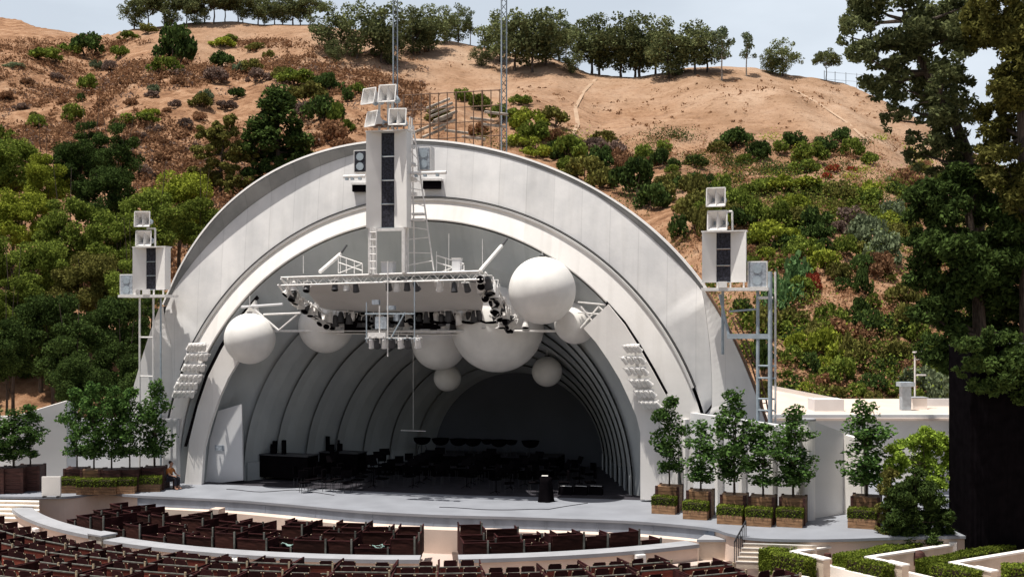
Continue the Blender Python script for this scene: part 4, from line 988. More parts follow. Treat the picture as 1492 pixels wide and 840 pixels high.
def schair_proto():
    o = empty('orchestra_chair', (0, 0, 0))
    MB().box((0, 0, .45), (.44, .42, .06)).build('seat', M['black'], o); MB().box((0, .21, .78), (.42, .05, .36)).build('backrest', M['black'], o)
    for sx in (-1, 1):
        for sy in (-1, 1): MB().bar((sx*.19, sy*.18, 0), (sx*.19, sy*.18, .45), .012, 5).build('leg', M['dmetal'], o)
    return index(o)
SP_, OC = stand_proto(), schair_proto(); u1 = u2 = False
cnt = 0
spots = []
for row in range(5):
    R = 3.0+row*1.15; n = 6+row*2
    for k in range(n):
        a = math.pi*(.12+.76*k/(n-1)); spots.append((1.6+R*math.cos(a)*1.05, -.8+R*math.sin(a)*.95, a, row, k))
for u, v, a, row, k in spots:
    if v < -.6 or abs(u-.9) > 7.4: continue
    for what in (0, 1):
        pr, us = (OC, u1) if what == 0 else (SP_, u2)
        if what == 1 and (k+row) % 2: continue
        o = copy_tree(pr) if us else pr
        if what == 0: u1 = True
        else: u2 = True
        f_ = 0 if what == 0 else -.6
        o.location = S(u+f_*math.cos(a)+rr.uniform(-.1, .1), v+f_*math.sin(a), .006); o.rotation_euler = (0, 0, TH+a-math.pi/2+rr.uniform(-.2, .2))
        if what == 0: tag(o, 'black orchestra chair, %s from the right in the %s arc on the dark stage' % (o_(k), o_(row)), 'chair', 'orchestra chairs on the stage')
        else: tag(o, 'black music stand by the %s chair from the right of the %s arc' % (o_(k), o_(row)), 'music stand', 'music stands on the stage')
for k, (px, py) in enumerate(((436, 708), (452, 712), (466, 710), (478, 714), (444, 716), (492, 711), (506, 716), (521, 712))):
    o = copy_tree(OC); o.location = az(px, py+1, .006); o.rotation_euler = (0, 0, 1.2+rr.uniform(-.5, .5)); tag(o, '%s chair from the left at the sunlit edge of the stage' % o_(k), 'chair', 'orchestra chairs on the stage')
# risers and kettledrums at the back
for k, (u0, v0, w_, d_, h_) in enumerate(((1.6, 8.0, 7.2, 2.2, .75), (1.2, 5.9, 8.4, 1.9, .4))):
    e = empty('stage_riser', S(u0, v0, .007), TH, ('tall' if k == 0 else 'low')+' black riser across the back of the stage', 'riser')
    MB().box((0, 0, h_/2), (w_, d_, h_)).build('body', M['black'], e); MB().box((0, 0, h_+.015), (w_, d_, .03)).build('top', M['darkdeck'], e)
for k, px in enumerate((615, 642, 668, 689, 710, 727, 745, 773)):
    q = av(px, 668, 7.6); e = empty('kettledrum', S(q[0], 7.6, .79), 0, '%s round black drum from the left on the back riser' % o_(k), 'drum', 'drums on the back riser')
    r_ = .42 if k not in (4, 6) else .28; m = MB()
    for i in range(6):
        a0, a1 = i/6*1.4, (i+1)/6*1.4; m.bar((0, 0, .75-r_*math.cos(a0)*.8), (0, 0, .75-r_*math.cos(a1)*.8), r_*math.sin(a0)+.02, 18, r_*math.sin(a1)+.02)
    m.build('bowl', M['black'], e, True); MB().bar((0, 0, .72), (0, 0, .77), r_+.03, 20).build('head', M['black'], e)
    for i in range(3): MB().bar((.2*math.cos(i*2.1), .2*math.sin(i*2.1), .4), (.3*math.cos(i*2.1), .3*math.sin(i*2.1), 0), .02, 5).build('leg', M['dmetal'], e)
P = az(795, 730); e = empty('covered_stand', P, 0, 'black cloth-covered stand with a pale paper on top, right centre of the stage', 'stand')
m = MB(); q = [(.34, 0), (.30, .3), (.24, .8), (.26, 1.0), (.05, 1.06)]
m.loft([[(r_*math.cos(t/16*6.2832)*(1+.12*math.sin(5*t/16*6.28)), r_*math.sin(t/16*6.2832)*(1+.12*math.sin(5*t/16*6.28)), z) for t in range(17)] for r_, z in q]); m.build('cloth_cover', M['black'], e, True)
MB().box((-.02, -.05, 1.08), (.26, .2, .02), .3).build('paper', M['bright'], e)
# floor monitors along the shaded floor
for k, px in enumerate((824, 846, 868)):
    e = empty('floor_monitor', az(px, 720), TH, '%s low wedge speaker from the left beside the covered stand' % o_(k), 'monitor', 'wedge speakers')
    MB().add([(-.3, -.2, 0), (.3, -.2, 0), (.3, .2, 0), (-.3, .2, 0), (-.3, .0, .3), (.3, .0, .3), (.3, .2, .34), (-.3, .2, .34)], [(3, 2, 1, 0), (4, 5, 6, 7), (0, 1, 5, 4), (1, 2, 6, 5), (2, 3, 7, 6), (3, 0, 4, 7)]).build('wedge', M['black'], e)
    MB().bar((-.25, .1, .36), (.25, .1, .36), .015, 5).build('handle', M['wmetal'], e)

# ------------------------------------------------------------ plants
def leaf_quads(C, s, rng, aspect=.6):
    n = len(C); a = rng.normal(size=(n, 3)); a /= np.linalg.norm(a, axis=1)[:, None]
    b = rng.normal(size=(n, 3)); b -= (a*b).sum(1)[:, None]*a; b /= np.linalg.norm(b, axis=1)[:, None]
    s = s*rng.uniform(.6, 1.35, n)[:, None]
    return np.stack([C-a*s, C-b*s*aspect, C+a*s, C+b*s*aspect], 1).reshape(-1, 3)
def leaf_mesh(name, V, m, parent):
    n = len(V)//4; me = bpy.data.meshes.new(name); me.vertices.add(4*n); me.vertices.foreach_set('co', V.astype(np.float32).ravel())
    me.loops.add(4*n); me.loops.foreach_set('vertex_index', np.arange(4*n, dtype=np.int32)); me.polygons.add(n)
    me.polygons.foreach_set('loop_start', np.arange(0, 4*n, 4, dtype=np.int32)); me.polygons.foreach_set('loop_total', np.full(n, 4, np.int32))
    me.materials.append(m); me.update(calc_edges=True); me.validate()
    o = bpy.data.objects.new(name, me); COL.objects.link(o); o.parent = parent; return o
def clumps(rng, n, rx, ry, rz, zc, shape='oval', inner=.35):
    P = []
    while len(P) < n:
        d = rng.normal(size=3); d /= np.linalg.norm(d); r = rng.uniform(inner, 1)**.6
        p = d*r
        if shape == 'cone':
            h = rng.uniform(-1, 1); rad = (1-h)/2*.9+.1; a = rng.uniform(0, 6.28); q = rad*rng.uniform(.5, 1); p = np.array([q*math.cos(a), q*math.sin(a), h])
        if shape == 'umbrella':
            a = rng.uniform(0, 6.28); q = rng.uniform(0, 1)**.5; p = np.array([q*math.cos(a), q*math.sin(a), .8*(1-q*q)*rng.uniform(.3, 1)+rng.uniform(-.35, .15)])
        if shape == 'column':
            h = rng.uniform(-1, 1); a = rng.uniform(0, 6.28); q = rng.uniform(.15, 1)*(.55+.45*math.cos(h*2.2+.3)); p = np.array([q*math.cos(a), q*math.sin(a), h])
        P.append([p[0]*rx, p[1]*ry, p[2]*rz+zc])
    return np.array(P)
def foliage(rng, CL, per, cr_, flat=.8):
    out = []
    for c in CL:
        k = rng.uniform(.6, 1.25); n = int(per*k)
        d = rng.normal(size=(n, 3)); d /= np.linalg.norm(d, axis=1)[:, None]
        r = rng.uniform(.15, 1, n)**.5*cr_*k
        q = d*r[:, None]; q[:, 2] *= flat; out.append(q+c)
    return np.concatenate(out)
def tree_proto(name, seed, H, rx, rz, zc, ncl, per, cr_, ls, m, shape='oval', tr=.2, bark='bark', lean=0, inner=.35, flat=.8, limbs=7):
    rng = np.random.default_rng(seed); o = empty(name, (0, 0, 0))
    CL = clumps(rng, ncl, rx, rx, rz, zc, shape, inner); CL[:, 0] += lean*np.clip(CL[:, 2]/H, 0, 1)**1.5
    V = leaf_quads(foliage(rng, CL, per, cr_, flat), ls, rng)
    mt = MB(); zt = max(zc-rz*.2, zc*.6); pts = [Vector((0, 0, -.4))]; rs = [tr*1.15]
    for k in range(1, 6):
        t = k/5; pts.append(Vector((lean*t**1.5+rng.uniform(-1, 1)*tr*.5, rng.uniform(-1, 1)*tr*.5, zt*t))); rs.append(tr*(1-.55*t))
    mt.path(pts, rs, 8)
    idx = rng.choice(len(CL), min(limbs, len(CL)), replace=False)
    for i in idx:
        st = pts[3].lerp(pts[5], rng.uniform(0, 1)); e = Vector(CL[i]); mid = st.lerp(e, .5)+Vector((0, 0, -.05*(e-st).length)); mt.path([st, mid, e], [tr*.42, tr*.28, tr*.1], 6)
    mt.build('trunk', M[bark], o); leaf_mesh('crown', V, LM[m], o)
    return index(o)
usedp = set()
def place(pr, P, s, rz, lab, cat, grp=None, m=None, kids=('crown', 'foliage')):
    o = pr if pr not in usedp else copy_tree(pr); usedp.add(pr)
    o.location = P; o.scale = s if hasattr(s, '__len__') else (s, s, s); o.rotation_euler = (0, 0, rz); tag(o, lab, cat, grp)
    if m:
        for ch in o.children:
            if ch.name.split('.')[0] in kids: ch.material_slots[0].link = 'OBJECT'; ch.material_slots[0].material = LM[m]
    return o
def bush_proto(seed, n=18, per=110, flat=.75, ls=.07):
    rng = np.random.default_rng(seed); o = empty('shrub', (0, 0, 0))
    CL = []
    for k in range(n):
        a = rng.uniform(0, 6.28); q = rng.uniform(0, 1)**.6*.75; CL.append([q*math.cos(a), q*math.sin(a), .12+.55*(1-q*q)*rng.uniform(.3, 1.15)])
    V = leaf_quads(foliage(rng, np.array(CL), per, .27, flat), ls, rng)
    m = MB()
    for c in CL[:5]: m.path([(0, 0, -.15), (c[0]*.5, c[1]*.5, c[2]*.4), c], [.035, .025, .012], 4)
    m.build('stem', M['bark'], o); leaf_mesh('foliage', V, LM['mid'], o)
    return index(o)
BS = [bush_proto(s) for s in (1, 2, 3, 4)]
SPK = bush_proto(9, 20, 26, 1.3, .14)
rr = random.Random(33)
# ---- shrubs on the slope: (px, py, width px, height px, colour)
BL = [(20,95,34,12,'grey'),(67,82,58,22,'mid'),(127,68,58,34,'dark'),(105,72,36,22,'mid'),(129,124,34,28,'mid'),(117,143,18,16,'dark'),(107,169,42,30,'mid'),(55,180,34,26,'mid'),(50,170,20,14,'olive'),
 (188,53,34,14,'mid'),(174,78,36,20,'mid'),(215,43,34,14,'olive'),(255,72,72,58,'dark'),(241,98,50,26,'mid'),(160,98,26,20,'purple'),(140,95,22,18,'grey'),
 (323,62,44,15,'light'),(336,58,30,14,'mid'),(372,68,32,16,'olive'),(392,81,22,15,'olive'),(323,88,42,24,'dark'),(365,97,40,26,'olive'),(350,100,26,18,'grey'),(312,112,50,24,'purple'),(378,112,40,22,'purple'),
 (201,173,66,22,'mid'),(222,166,40,16,'light'),(228,188,30,18,'purple'),(195,204,42,20,'brown'),(205,200,28,16,'purple'),(224,129,22,14,'grey'),(222,138,26,12,'purple'),(291,147,40,22,'olive'),(300,138,26,20,'grey'),(271,181,26,20,'purple'),(262,196,16,10,'brown'),(256,152,22,14,'purple'),
 (345,137,34,18,'dark'),(330,154,40,16,'purple'),(432,114,66,28,'mid'),(408,108,34,22,'olive'),(479,124,54,34,'dark'),(450,140,70,34,'olive'),(469,161,66,44,'dark'),(440,165,40,30,'purple'),(488,170,34,36,'mid'),(505,140,26,22,'dark'),(483,195,60,34,'brown'),(520,130,30,22,'mid'),(506,183,30,20,'mid'),(455,205,40,26,'brown'),
 (208,248,34,16,'purple'),(222,256,20,14,'purple'),(235,230,26,16,'brown'),(243,242,22,14,'brown'),(180,222,30,18,'brown'),(240,206,22,12,'brown'),(272,240,20,12,'brown'),
 (758,146,38,18,'mid'),(735,164,54,28,'mid'),(674,141,38,20,'mid'),(700,150,40,26,'mid'),(770,178,56,34,'light'),(806,172,50,30,'olive'),(781,196,70,34,'mid'),(765,205,50,26,'light'),(788,221,56,26,'light'),(812,200,40,26,'brown'),(835,205,26,18,'purple'),(815,226,30,22,'dark'),
 (879,201,40,20,'olive'),(866,212,44,24,'purple'),(895,216,40,26,'purple'),(966,215,34,20,'mid'),(936,226,40,28,'mid'),(925,262,72,54,'dark'),(905,240,40,26,'brown'),(852,250,70,38,'olive'),(830,240,40,22,'mid'),(876,262,50,34,'olive'),(950,290,60,40,'dark'),(980,262,40,30,'olive'),(1000,300,50,40,'olive'),(990,335,40,40,'dark'),
 (1012,236,44,20,'dark'),(1069,204,66,32,'dark'),(1045,218,40,22,'olive'),(1106,221,44,32,'dark'),(1088,232,36,18,'mid'),(1155,207,52,26,'dark'),(1135,215,34,20,'mid'),(1180,226,60,34,'mid'),(1200,215,50,28,'dark'),(1226,200,36,26,'dark'),(1240,218,38,30,'mid'),(1170,243,56,26,'mid'),(1213,246,30,14,'red'),(1205,256,20,12,'red'),(1240,246,20,10,'red'),(1267,231,30,20,'mid'),(1150,268,90,28,'light'),(1110,272,60,26,'mid'),(1185,272,50,22,'mid'),(1030,262,34,18,'dark'),(1336,248,46,24,'olive'),(1345,240,30,14,'brown'),(1300,262,30,14,'grey'),
 (1025,296,50,34,'olive'),(1030,330,30,50,'olive'),(1100,312,50,40,'mid'),(1140,316,60,44,'mid'),(1125,342,74,36,'light'),(1165,300,44,34,'light'),(1100,345,44,30,'mid'),(1090,370,40,26,'brown'),(1150,375,44,20,'brown'),
 (1260,292,74,30,'mid'),(1240,318,60,30,'purple'),(1225,332,44,24,'purple'),(1300,312,50,40,'grey'),(1262,340,66,50,'grey'),(1290,368,66,52,'grey'),(1232,360,44,34,'mid'),(1200,385,56,38,'light'),(1166,396,44,40,'fern'),(1183,414,34,34,'red'),(1223,398,48,30,'olive'),(1228,414,36,24,'dark'),(1258,414,34,48,'dark'),(1150,430,50,40,'fern'),(1130,440,44,44,'fern'),(1134,385,36,24,'mid'),(1180,428,30,16,'dark'),
 (1095,400,34,30,'olive'),(1080,450,40,30,'dark'),(1100,470,44,40,'mid'),(1140,478,44,24,'mid'),(1192,472,70,30,'mid'),(1225,470,40,30,'mid'),(1250,452,40,40,'dark'),(1270,440,30,34,'mid'),(1262,460,24,16,'dark'),(1310,430,60,44,'olive'),(1320,470,50,50,'olive'),(1290,480,30,26,'dark'),(1165,500,50,34,'light'),(1205,505,66,54,'light'),(1240,512,52,62,'olive'),(1180,530,34,34,'dark'),(1155,520,40,34,'mid'),(1225,545,60,44,'mid'),(1275,500,20,22,'dark'),(1305,520,50,44,'olive'),(1275,560,60,34,'dark'),(1110,520,40,60,'dark'),(1150,560,40,20,'dark'),(1340,560,70,46,'grey'),(1375,575,60,56,'grey'),(1315,590,44,26,'olive'),(1190,562,40,20,'olive'),(1130,420,30,40,'fern'),
 (1385,262,50,28,'mid'),(1330,300,40,26,'brown'),(1325,330,40,30,'olive')]
BL += [(12,140,30,16,'brown'),(40,120,26,12,'brown'),(82,112,26,12,'purple'),(150,150,24,14,'brown'),(180,120,24,12,'brown'),(260,120,30,14,'brown'),(290,170,26,16,'brown'),(30,155,26,12,'purple'),(90,148,20,10,'brown'),(190,148,26,12,'brown'),(170,178,20,12,'olive'),(310,190,22,12,'brown'),(245,160,20,10,'brown'),
       (0,200,44,34,'mid'),(440,230,50,30,'olive'),(500,215,50,26,'brown'),(700,190,40,24,'brown'),(640,170,50,24,'olive')]
_rb = random.Random(17)
while len(BL) < 292:
    px = _rb.uniform(740, 1390); py = _rb.uniform(215 if px < 1000 else 265, 590 if px > 1090 else 330)
    if px < 1000 and py > 160+(px-640)*.42: continue
    if any(abs(b[0]-px) < b[2]*.33 and abs(b[1]-py) < b[3]*.33 for b in BL): continue
    wb = _rb.uniform(22, 62); BL.append((px, py, wb, wb*_rb.uniform(.5, .85), _rb.choice(['dark', 'mid', 'mid', 'olive', 'dark', 'olive', 'brown', 'light'])))
CN = dict(dark='dark green', mid='green', light='bright yellow-green', olive='olive green', grey='grey-green', brown='dry brown', purple='dull purple-brown', red='rusty red', fern='pale spiky green')
def zone(px, py):
    if px < 520: return 'left slope' if py > 110 else 'upper left slope'
    if px < 1000: return 'middle slope'
    return 'upper right slope' if py < 330 else 'lower right slope'
cnt = {}
for b in sorted(BL, key=lambda b: b[0]):
    px, py, wp, hp, c = b; P, d = hill(px, py+hp*.40)
    k = (zone(px, py), c); cnt[k] = cnt.get(k, 0)+1
    pr = SPK if c == 'fern' else BS[rr.randrange(4)]
    w_ = wp/F*d*.58; h_ = hp/F*d*1.25
    place(pr, P-Vector((0, 0, .2)), (w_, w_*.9, h_), rr.uniform(0, 6.28), '%s shrub on the %s, %s of its colour from the left' % (CN[c], k[0], o_(cnt[k]-1)), 'shrub', 'shrubs on the hillside', c)
def trail(name, pts, w_, mm):
    P = []
    for i in range(len(pts)-1):
        for j in range(10):
            t = j/10; P.append(hill(pts[i][0]+(pts[i+1][0]-pts[i][0])*t, pts[i][1]+(pts[i+1][1]-pts[i][1])*t)[0])
    a = [p+rt*w_*.5+Vector((0, 0, .12)) for p in P]; b = [p-rt*w_*.5+Vector((0, 0, .12)) for p in P]
    tag(MB().loft([a, b]).build(name, mm, None, True), kind='structure')
for mn in ('redwood', 'redwood2', 'dkwood', 'crate'):
    t = M[mn].node_tree; p = t.nodes['Principled BSDF']; ln = p.inputs['Base Color'].links[0]; src = ln.from_socket
    oi = N(t, 'ShaderNodeObjectInfo'); hs = N(t, 'ShaderNodeHueSaturation'); mv = N(t, 'ShaderNodeMapRange'); mv.inputs['To Min'].default_value = .55; mv.inputs['To Max'].default_value = 1.35
    t.links.new(oi.outputs['Random'], mv.inputs['Value']); t.links.new(mv.outputs[0], hs.inputs['Value']); t.links.new(src, hs.inputs['Color']); t.links.new(hs.outputs[0], p.inputs['Base Color'])
M['trail'] = mat('worn_trail', (.40, .28, .19), nscale=.5, namt=.1, rough=1)
trail('hill_trail', [(868,116),(850,135),(838,158),(842,182),(832,205)], .6, M['trail'])
trail('hill_trail', [(1150,128),(1190,150),(1235,180),(1262,205)], .45, M['trail'])
# loose dry scrub that nobody could count
def scrub(name, m, n, seed, box, s0, s1, per, lab, ls=.2):
    rng = np.random.default_rng(seed); out = []
    for k in range(n):
        for _ in range(20):
            px = rng.uniform(box[0], box[2]); t = rng.uniform(.02, .97); dr = ipol(RX, DR, px); d = 76+(dr-76)*t
            P = ad(px, 0, d); z = hz(px, d); py = YH-(z-CZ)/d*F
            if py > box[3] or py < box[1]: continue
            if noise.noise(Vector((P.x*.05, P.y*.05, seed))) < -.05+rng.normal()*.12: continue
            break
        s = rng.uniform(s0, s1); q = rng.normal(size=(per, 3))*[s*.5, s*.5, s*.25]+[P.x, P.y, z+s*.18]; out.append(q)
    V = leaf_quads(np.concatenate(out), ls, rng)
    o = leaf_mesh(name, V, LM[m], None); tag(o, lab, 'scrub', kind='stuff'); return o
scrub('dry_scrub', 'brown', 3400, 5, (-60, 60, 620, 420), .4, 1.7, 34, 'low dry brown scrub scattered over the left slope')
scrub('purple_scrub', 'purple', 380, 6, (-60, 90, 620, 420), .6, 1.9, 30, 'low dull purple scrub scattered over the left slope')
scrub('olive_scrub', 'olive', 130, 8, (640, 190, 1500, 640), 1.0, 2.8, 210, 'low olive scrub on the lower right slope', .12)
scrub('green_scrub', 'mid', 75, 9, (1000, 270, 1500, 640), 1.4, 3.6, 420, 'low green scrub on the lower right slope', .12)
scrub('bare_slope_tufts', 'brown', 260, 10, (480, 80, 1400, 230), .2, 1.1, 8, 'tiny dry tufts on the bare upper slope')

scrub('dark_scrub', 'dark', 70, 14, (820, 200, 1500, 640), 1.2, 3.2, 330, 'low dark green scrub in the folds of the right slope', .12)
scrub('rusty_scrub', 'brown', 900, 15, (900, 200, 1500, 640), .5, 1.8, 60, 'low rusty brown scrub between the green shrubs on the right slope', .10)
scrub('pale_scrub', 'light', 25, 12, (640, 200, 1500, 640), 1.0, 2.4, 200, 'low bright green scrub on the lower right slope', .12)
# ---- ridge trees
PA = tree_proto('pine_tree', 1, 10, 3.7, 4.0, 5.6, 44, 85, 1.25, .22, 'pine', tr=.2, bark='bark', inner=.2)
PB = tree_proto('pine_tree', 2, 10, 3.2, 4.3, 5.5, 44, 80, 1.2, .22, 'pine', tr=.2, inner=.2)
PU = tree_proto('umbrella_pine', 3, 8, 4.2, 2.7, 5.2, 50, 85, 1.05, .22, 'pine', 'umbrella', tr=.18, flat=.55)
PE = tree_proto('eucalyptus_tree', 4, 12, 2.0, 4.6, 7.4, 15, 50, 1.0, .26, 'grey', tr=.16, bark='barkp', inner=.1)
HT = {PA: 9.9, PB: 10.2, PU: 8.0, PE: 12.3}
RT = [(196,-6,40,PU),(216,-4,38,PU),(240,-12,42,PU),(248,-2,44,PU),(272,-10,36,PU),(287,-14,35,PU),(298,-10,34,PU),(312,-16,34,PU),(328,-12,32,PU),(347,-14,32,PU),(354,-10,31,PU),(376,-14,30,PU),(385,-10,30,PU),(400,-16,30,PU),(412,-8,30,PU),(427,-14,30,PU),(438,-10,31,PU),(452,-8,34,PU),
 (478,5,80,PA),(488,58,92,PA),(520,2,86,PA),(556,-5,92,PB),(566,40,96,PA),(602,10,82,PA),(612,12,78,PB),(625,8,76,PA),(648,10,64,PA),(668,8,62,PA),(685,4,64,PE),(702,60,98,PA),(728,10,92,PB),(751,10,104,PB),(776,8,106,PB),(795,12,96,PA),(814,16,80,PA),(825,14,78,PE),(832,66,108,PA),(862,18,104,PB),(873,22,100,PA),(905,22,100,PA),(925,26,112,PB),(932,20,104,PA),(955,30,108,PB),(974,26,116,PA),(985,56,112,PA),(1012,24,108,PB),(1030,30,106,PB),(1052,16,118,PE),(1088,28,112,PE),(1140,56,112,PA),(1124,70,108,PA),(1204,70,114,PU)]
ct = {}
NMS = {PA: 'bushy ridge pine', PB: 'tall ridge pine', PU: 'flat-topped ridge tree', PE: 'slender pale-trunked ridge tree'}
_rj = random.Random(99)
RT = [((px, yt+_rj.uniform(-7, 9), yb+_rj.uniform(-2, 3), (PU, PA, PU, PB)[_rj.randrange(4)]) if px < 460 else (px, yt, yb, pr)) for px, yt, yb, pr in RT]
for px, yt, yb, pr in sorted(RT, key=lambda a: a[0]):
    P, d = hill(px, yb); P = P+Vector((0, 0, -.3)); zt = CZ+(YH-yt)/F*d; s = (zt-P.z)/HT[pr]
    ct[pr] = ct.get(pr, 0)+1; wd = 1.0
    if pr in (PA, PB) : wd = 1.12
    if px == 1204: wd = .78
    place(pr, P, (s*wd, s*wd, s), rr.uniform(0, 6.28), '%s, %s of its kind from the left along the skyline' % (NMS[pr], o_(ct[pr]-1)), 'tree', 'trees along the ridge')
# ---- trees massed left of the shell
BA = tree_proto('broadleaf_tree', 11, 14, 5.0, 4.8, 8.6, 46, 420, 1.5, .19, 'mid', tr=.35, inner=.3)
BB = tree_proto('broadleaf_tree', 12, 14, 4.6, 5.2, 8.0, 42, 420, 1.5, .19, 'mid', tr=.33, inner=.3)
BC = tree_proto('broadleaf_tree', 13, 14, 4.2, 6.0, 7.6, 44, 380, 1.35, .18, 'mid', tr=.3, inner=.2)
CR = {BA: (5.9, 8.6), BB: (5.4, 8.0), BC: (5.0, 7.6)}
LT = [(-30,250,60,104,'dark',BA),(18,248,52,104,'mid',BA),(66,268,42,100,'light',BB),(112,250,50,103,'dark',BA),(168,232,40,106,'dark',BC),(128,222,34,108,'dark',BC),(155,290,55,98,'dark',BA),(262,305,64,96,'light',BA),(222,330,50,90,'mid',BB),(30,325,56,93,'light',BA),(100,345,55,88,'mid',BB),(172,355,56,88,'mid',BA),(-20,390,52,84,'mid',BA),(60,400,56,84,'mid',BA),(20,455,50,79,'mid',BB),(130,420,60,81,'olive',BA),(195,425,46,80,'mid',BB),(75,480,60,77,'dark',BA),(160,485,60,75,'dark',BA),(215,480,36,73,'dark',BC),(10,510,46,73,'dark',BB),(110,530,60,70,'dark',BB),(180,545,45,69,'dark',BB),(118,560,48,66,'dark',BA),(200,580,40,64,'dark',BB),(-20,520,50,70,'dark',BA),(28,500,56,86,'dark',BB),(92,520,50,84,'dark',BA),(60,455,50,88,'mid',BB),(-90,300,64,100,'mid',BA),(-150,380,64,90,'dark',BB),(-80,450,60,82,'mid',BA),(-160,500,60,78,'dark',BA),(-220,330,64,96,'mid',BB),(-90,540,52,72,'dark',BB),(290,330,40,92,'mid',BB)]
ck = {}
for px, py, wp, d, c, pr in sorted(LT, key=lambda a: a[0]):
    C_ = ad(px, py, d); zg = hz(px, d) if d > 76 else -1.4; zg -= .3
    R0, zc0 = CR[pr]; s = (wp/F*d)/R0; sz_ = (C_.z-zg)/zc0
    ck[c] = ck.get(c, 0)+1
    o = place(pr, (C_.x, C_.y, zg), (s, s, sz_), rr.uniform(0, 6.28), 'large %s tree massed left of the shell, %s of its colour from the left' % (CN[c], o_(ck[c]-1)), 'tree', 'trees massed left of the shell', c)
    for ch in [c_ for c_ in COL.objects if c_.parent == o]:
        if ch.name.startswith('crown'): ch.scale.z = s*1.05/sz_; ch.location.z = zc0-zc0*s*1.05/sz_
# conifers on the slope left of the arch
CO = tree_proto('conifer', 15, 12, 3.6, 5.0, 6.2, 44, 200, .95, .2, 'dark', 'cone', tr=.3, inner=.2)
# ---- trees defined by their own clumps (right side)
def blob_tree(name, base, path, blobs, d, m, lab, seed, ls=.13, dens=1., sub=.42, tr=.35, dj=1.5, fill=1.):
    rng = np.random.default_rng(seed); B = Vector(base); o = empty(name, B, 0, lab, 'tree'); pts = []; ctr = []
    for px, py, rp2 in blobs:
        c = ad(px, py, d+rng.uniform(-dj, dj))-B; r = rp2/F*d; ctr.append((c, r))
        nsub = max(4, int(9*fill))
        for k in range(nsub):
            v = rng.normal(size=3); v /= np.linalg.norm(v); q = np.array(c)+v*r*rng.uniform(.35, 1.0)
            rr_ = r*sub*rng.uniform(.6, 1.2); n = int(dens*150*(rr_/.5)**2)
            w_ = rng.normal(size=(n, 3)); w_ /= np.linalg.norm(w_, axis=1)[:, None]; w_ *= (rng.uniform(.1, 1, n)**.5*rr_)[:, None]; w_[:, 2] *= .7; pts.append(w_+q)
    leaf_mesh('crown', leaf_quads(np.concatenate(pts), ls, rng, .45), LM[m], o)
    P = [Vector(p)-B for p in path]; mt = MB(); n = len(P); rs = [tr*(1-.65*i/(n-1)) for i in range(n)]; mt.path(P, rs, 10)
    for c, r in ctr:
        st = min((P[i].lerp(P[i+1], t) for i in range(n-1) for t in (0, .5, 1)), key=lambda q: (q-c).length+max(0, q.z-c.z)*2)
        mid = st.lerp(c, .5)+Vector((0, 0, -.08*(c-st).length)); mt.path([st, mid, c], [tr*.28, tr*.18, tr*.05], 6)
    mt.build('trunk', M['bark'], o); return o
P, d_ = hill(405, 268); place(CO, P-Vector((0, 0, .5)), (70/F*d_/3.9,)*2+((268-124)/F*d_/11.2,), 1., 'tall blackish conifer on the slope above the left of the arch', 'tree', None, 'dark')
for base, blobs, m_, lab, sd in (((322, 290), [(300,196,14),(318,188,13),(335,182,12),(292,222,15),(315,215,17),(340,208,16),(290,248,13),(310,245,18),(336,240,19),(360,228,14),(325,268,16),(352,262,16),(303,268,12)], 'olive', 'bushy olive-green pine left of the blackish conifer', 71), ((368, 285), [(362,205,12),(378,192,13),(375,218,15),(392,240,17),(368,250,15),(415,245,15),(385,268,14),(432,228,12),(425,205,14),(405,225,18)], 'dark', 'dark broad conifer just left of the arch edge', 72)):
    P, d_ = hill(*base); blob_tree('pine_tree', P, [P, ad(base[0], base[1]-40, d_), ad(base[0]+4, base[1]-90, d_)], blobs, d_, m_, lab, sd, ls=.17, dens=1.0, dj=1.5, sub=.5, tr=.25)
D1 = 50; gb0 = lambda px, d: Vector((*ad(px, 0, d).xy, 0))
gb = lambda px, d: (*ad(px, 0, d).xy, -1.4)
blob_tree('pine_tree', gb(1440, D1), [gb(1440, D1), ad(1424, 330, D1), ad(1414, 235, D1), ad(1388, 170, D1), ad(1350, 105, D1), ad(1320, 30, D1)],
 [(1240,22,26),(1268,6,40),(1262,52,34),(1315,10,50),(1370,8,46),(1305,62,42),(1350,60,44),(1395,50,34),(1285,98,34),(1330,105,38),(1375,108,32),(1278,122,22),(1300,150,22),(1340,150,34),(1378,160,32),(1355,192,30),(1395,205,26),(1328,200,14),(1340,40,40),(1385,75,36),(1400,165,26),(1365,135,34),(1312,128,26),(1250,78,20),(1300,175,18),(1345,225,22),(1368,235,26),(1400,235,24),(1405,130,20),(1232,52,12),(1405,10,30)], D1, 'pine', 'huge pine overhanging the right ridge with a dark leaning trunk', 41, ls=.115, dens=1.2, dj=2.4, sub=.46, fill=1.1)
blob_tree('pine_tree', gb(1500, 46), [gb(1500, 46), ad(1495, 300, 46), ad(1488, 100, 46), ad(1482, 0, 46)],
 [(1430,20,34),(1425,65,26),(1465,15,42),(1490,60,46),(1448,60,22),(1470,110,34),(1490,140,40),(1450,172,26),(1480,200,44),(1440,215,22),(1470,250,40),(1500,290,50)], 46, 'olive', 'pine cut by the right edge of the picture', 42, ls=.11, dens=1.5, dj=1.5, sub=.5, fill=1.3)
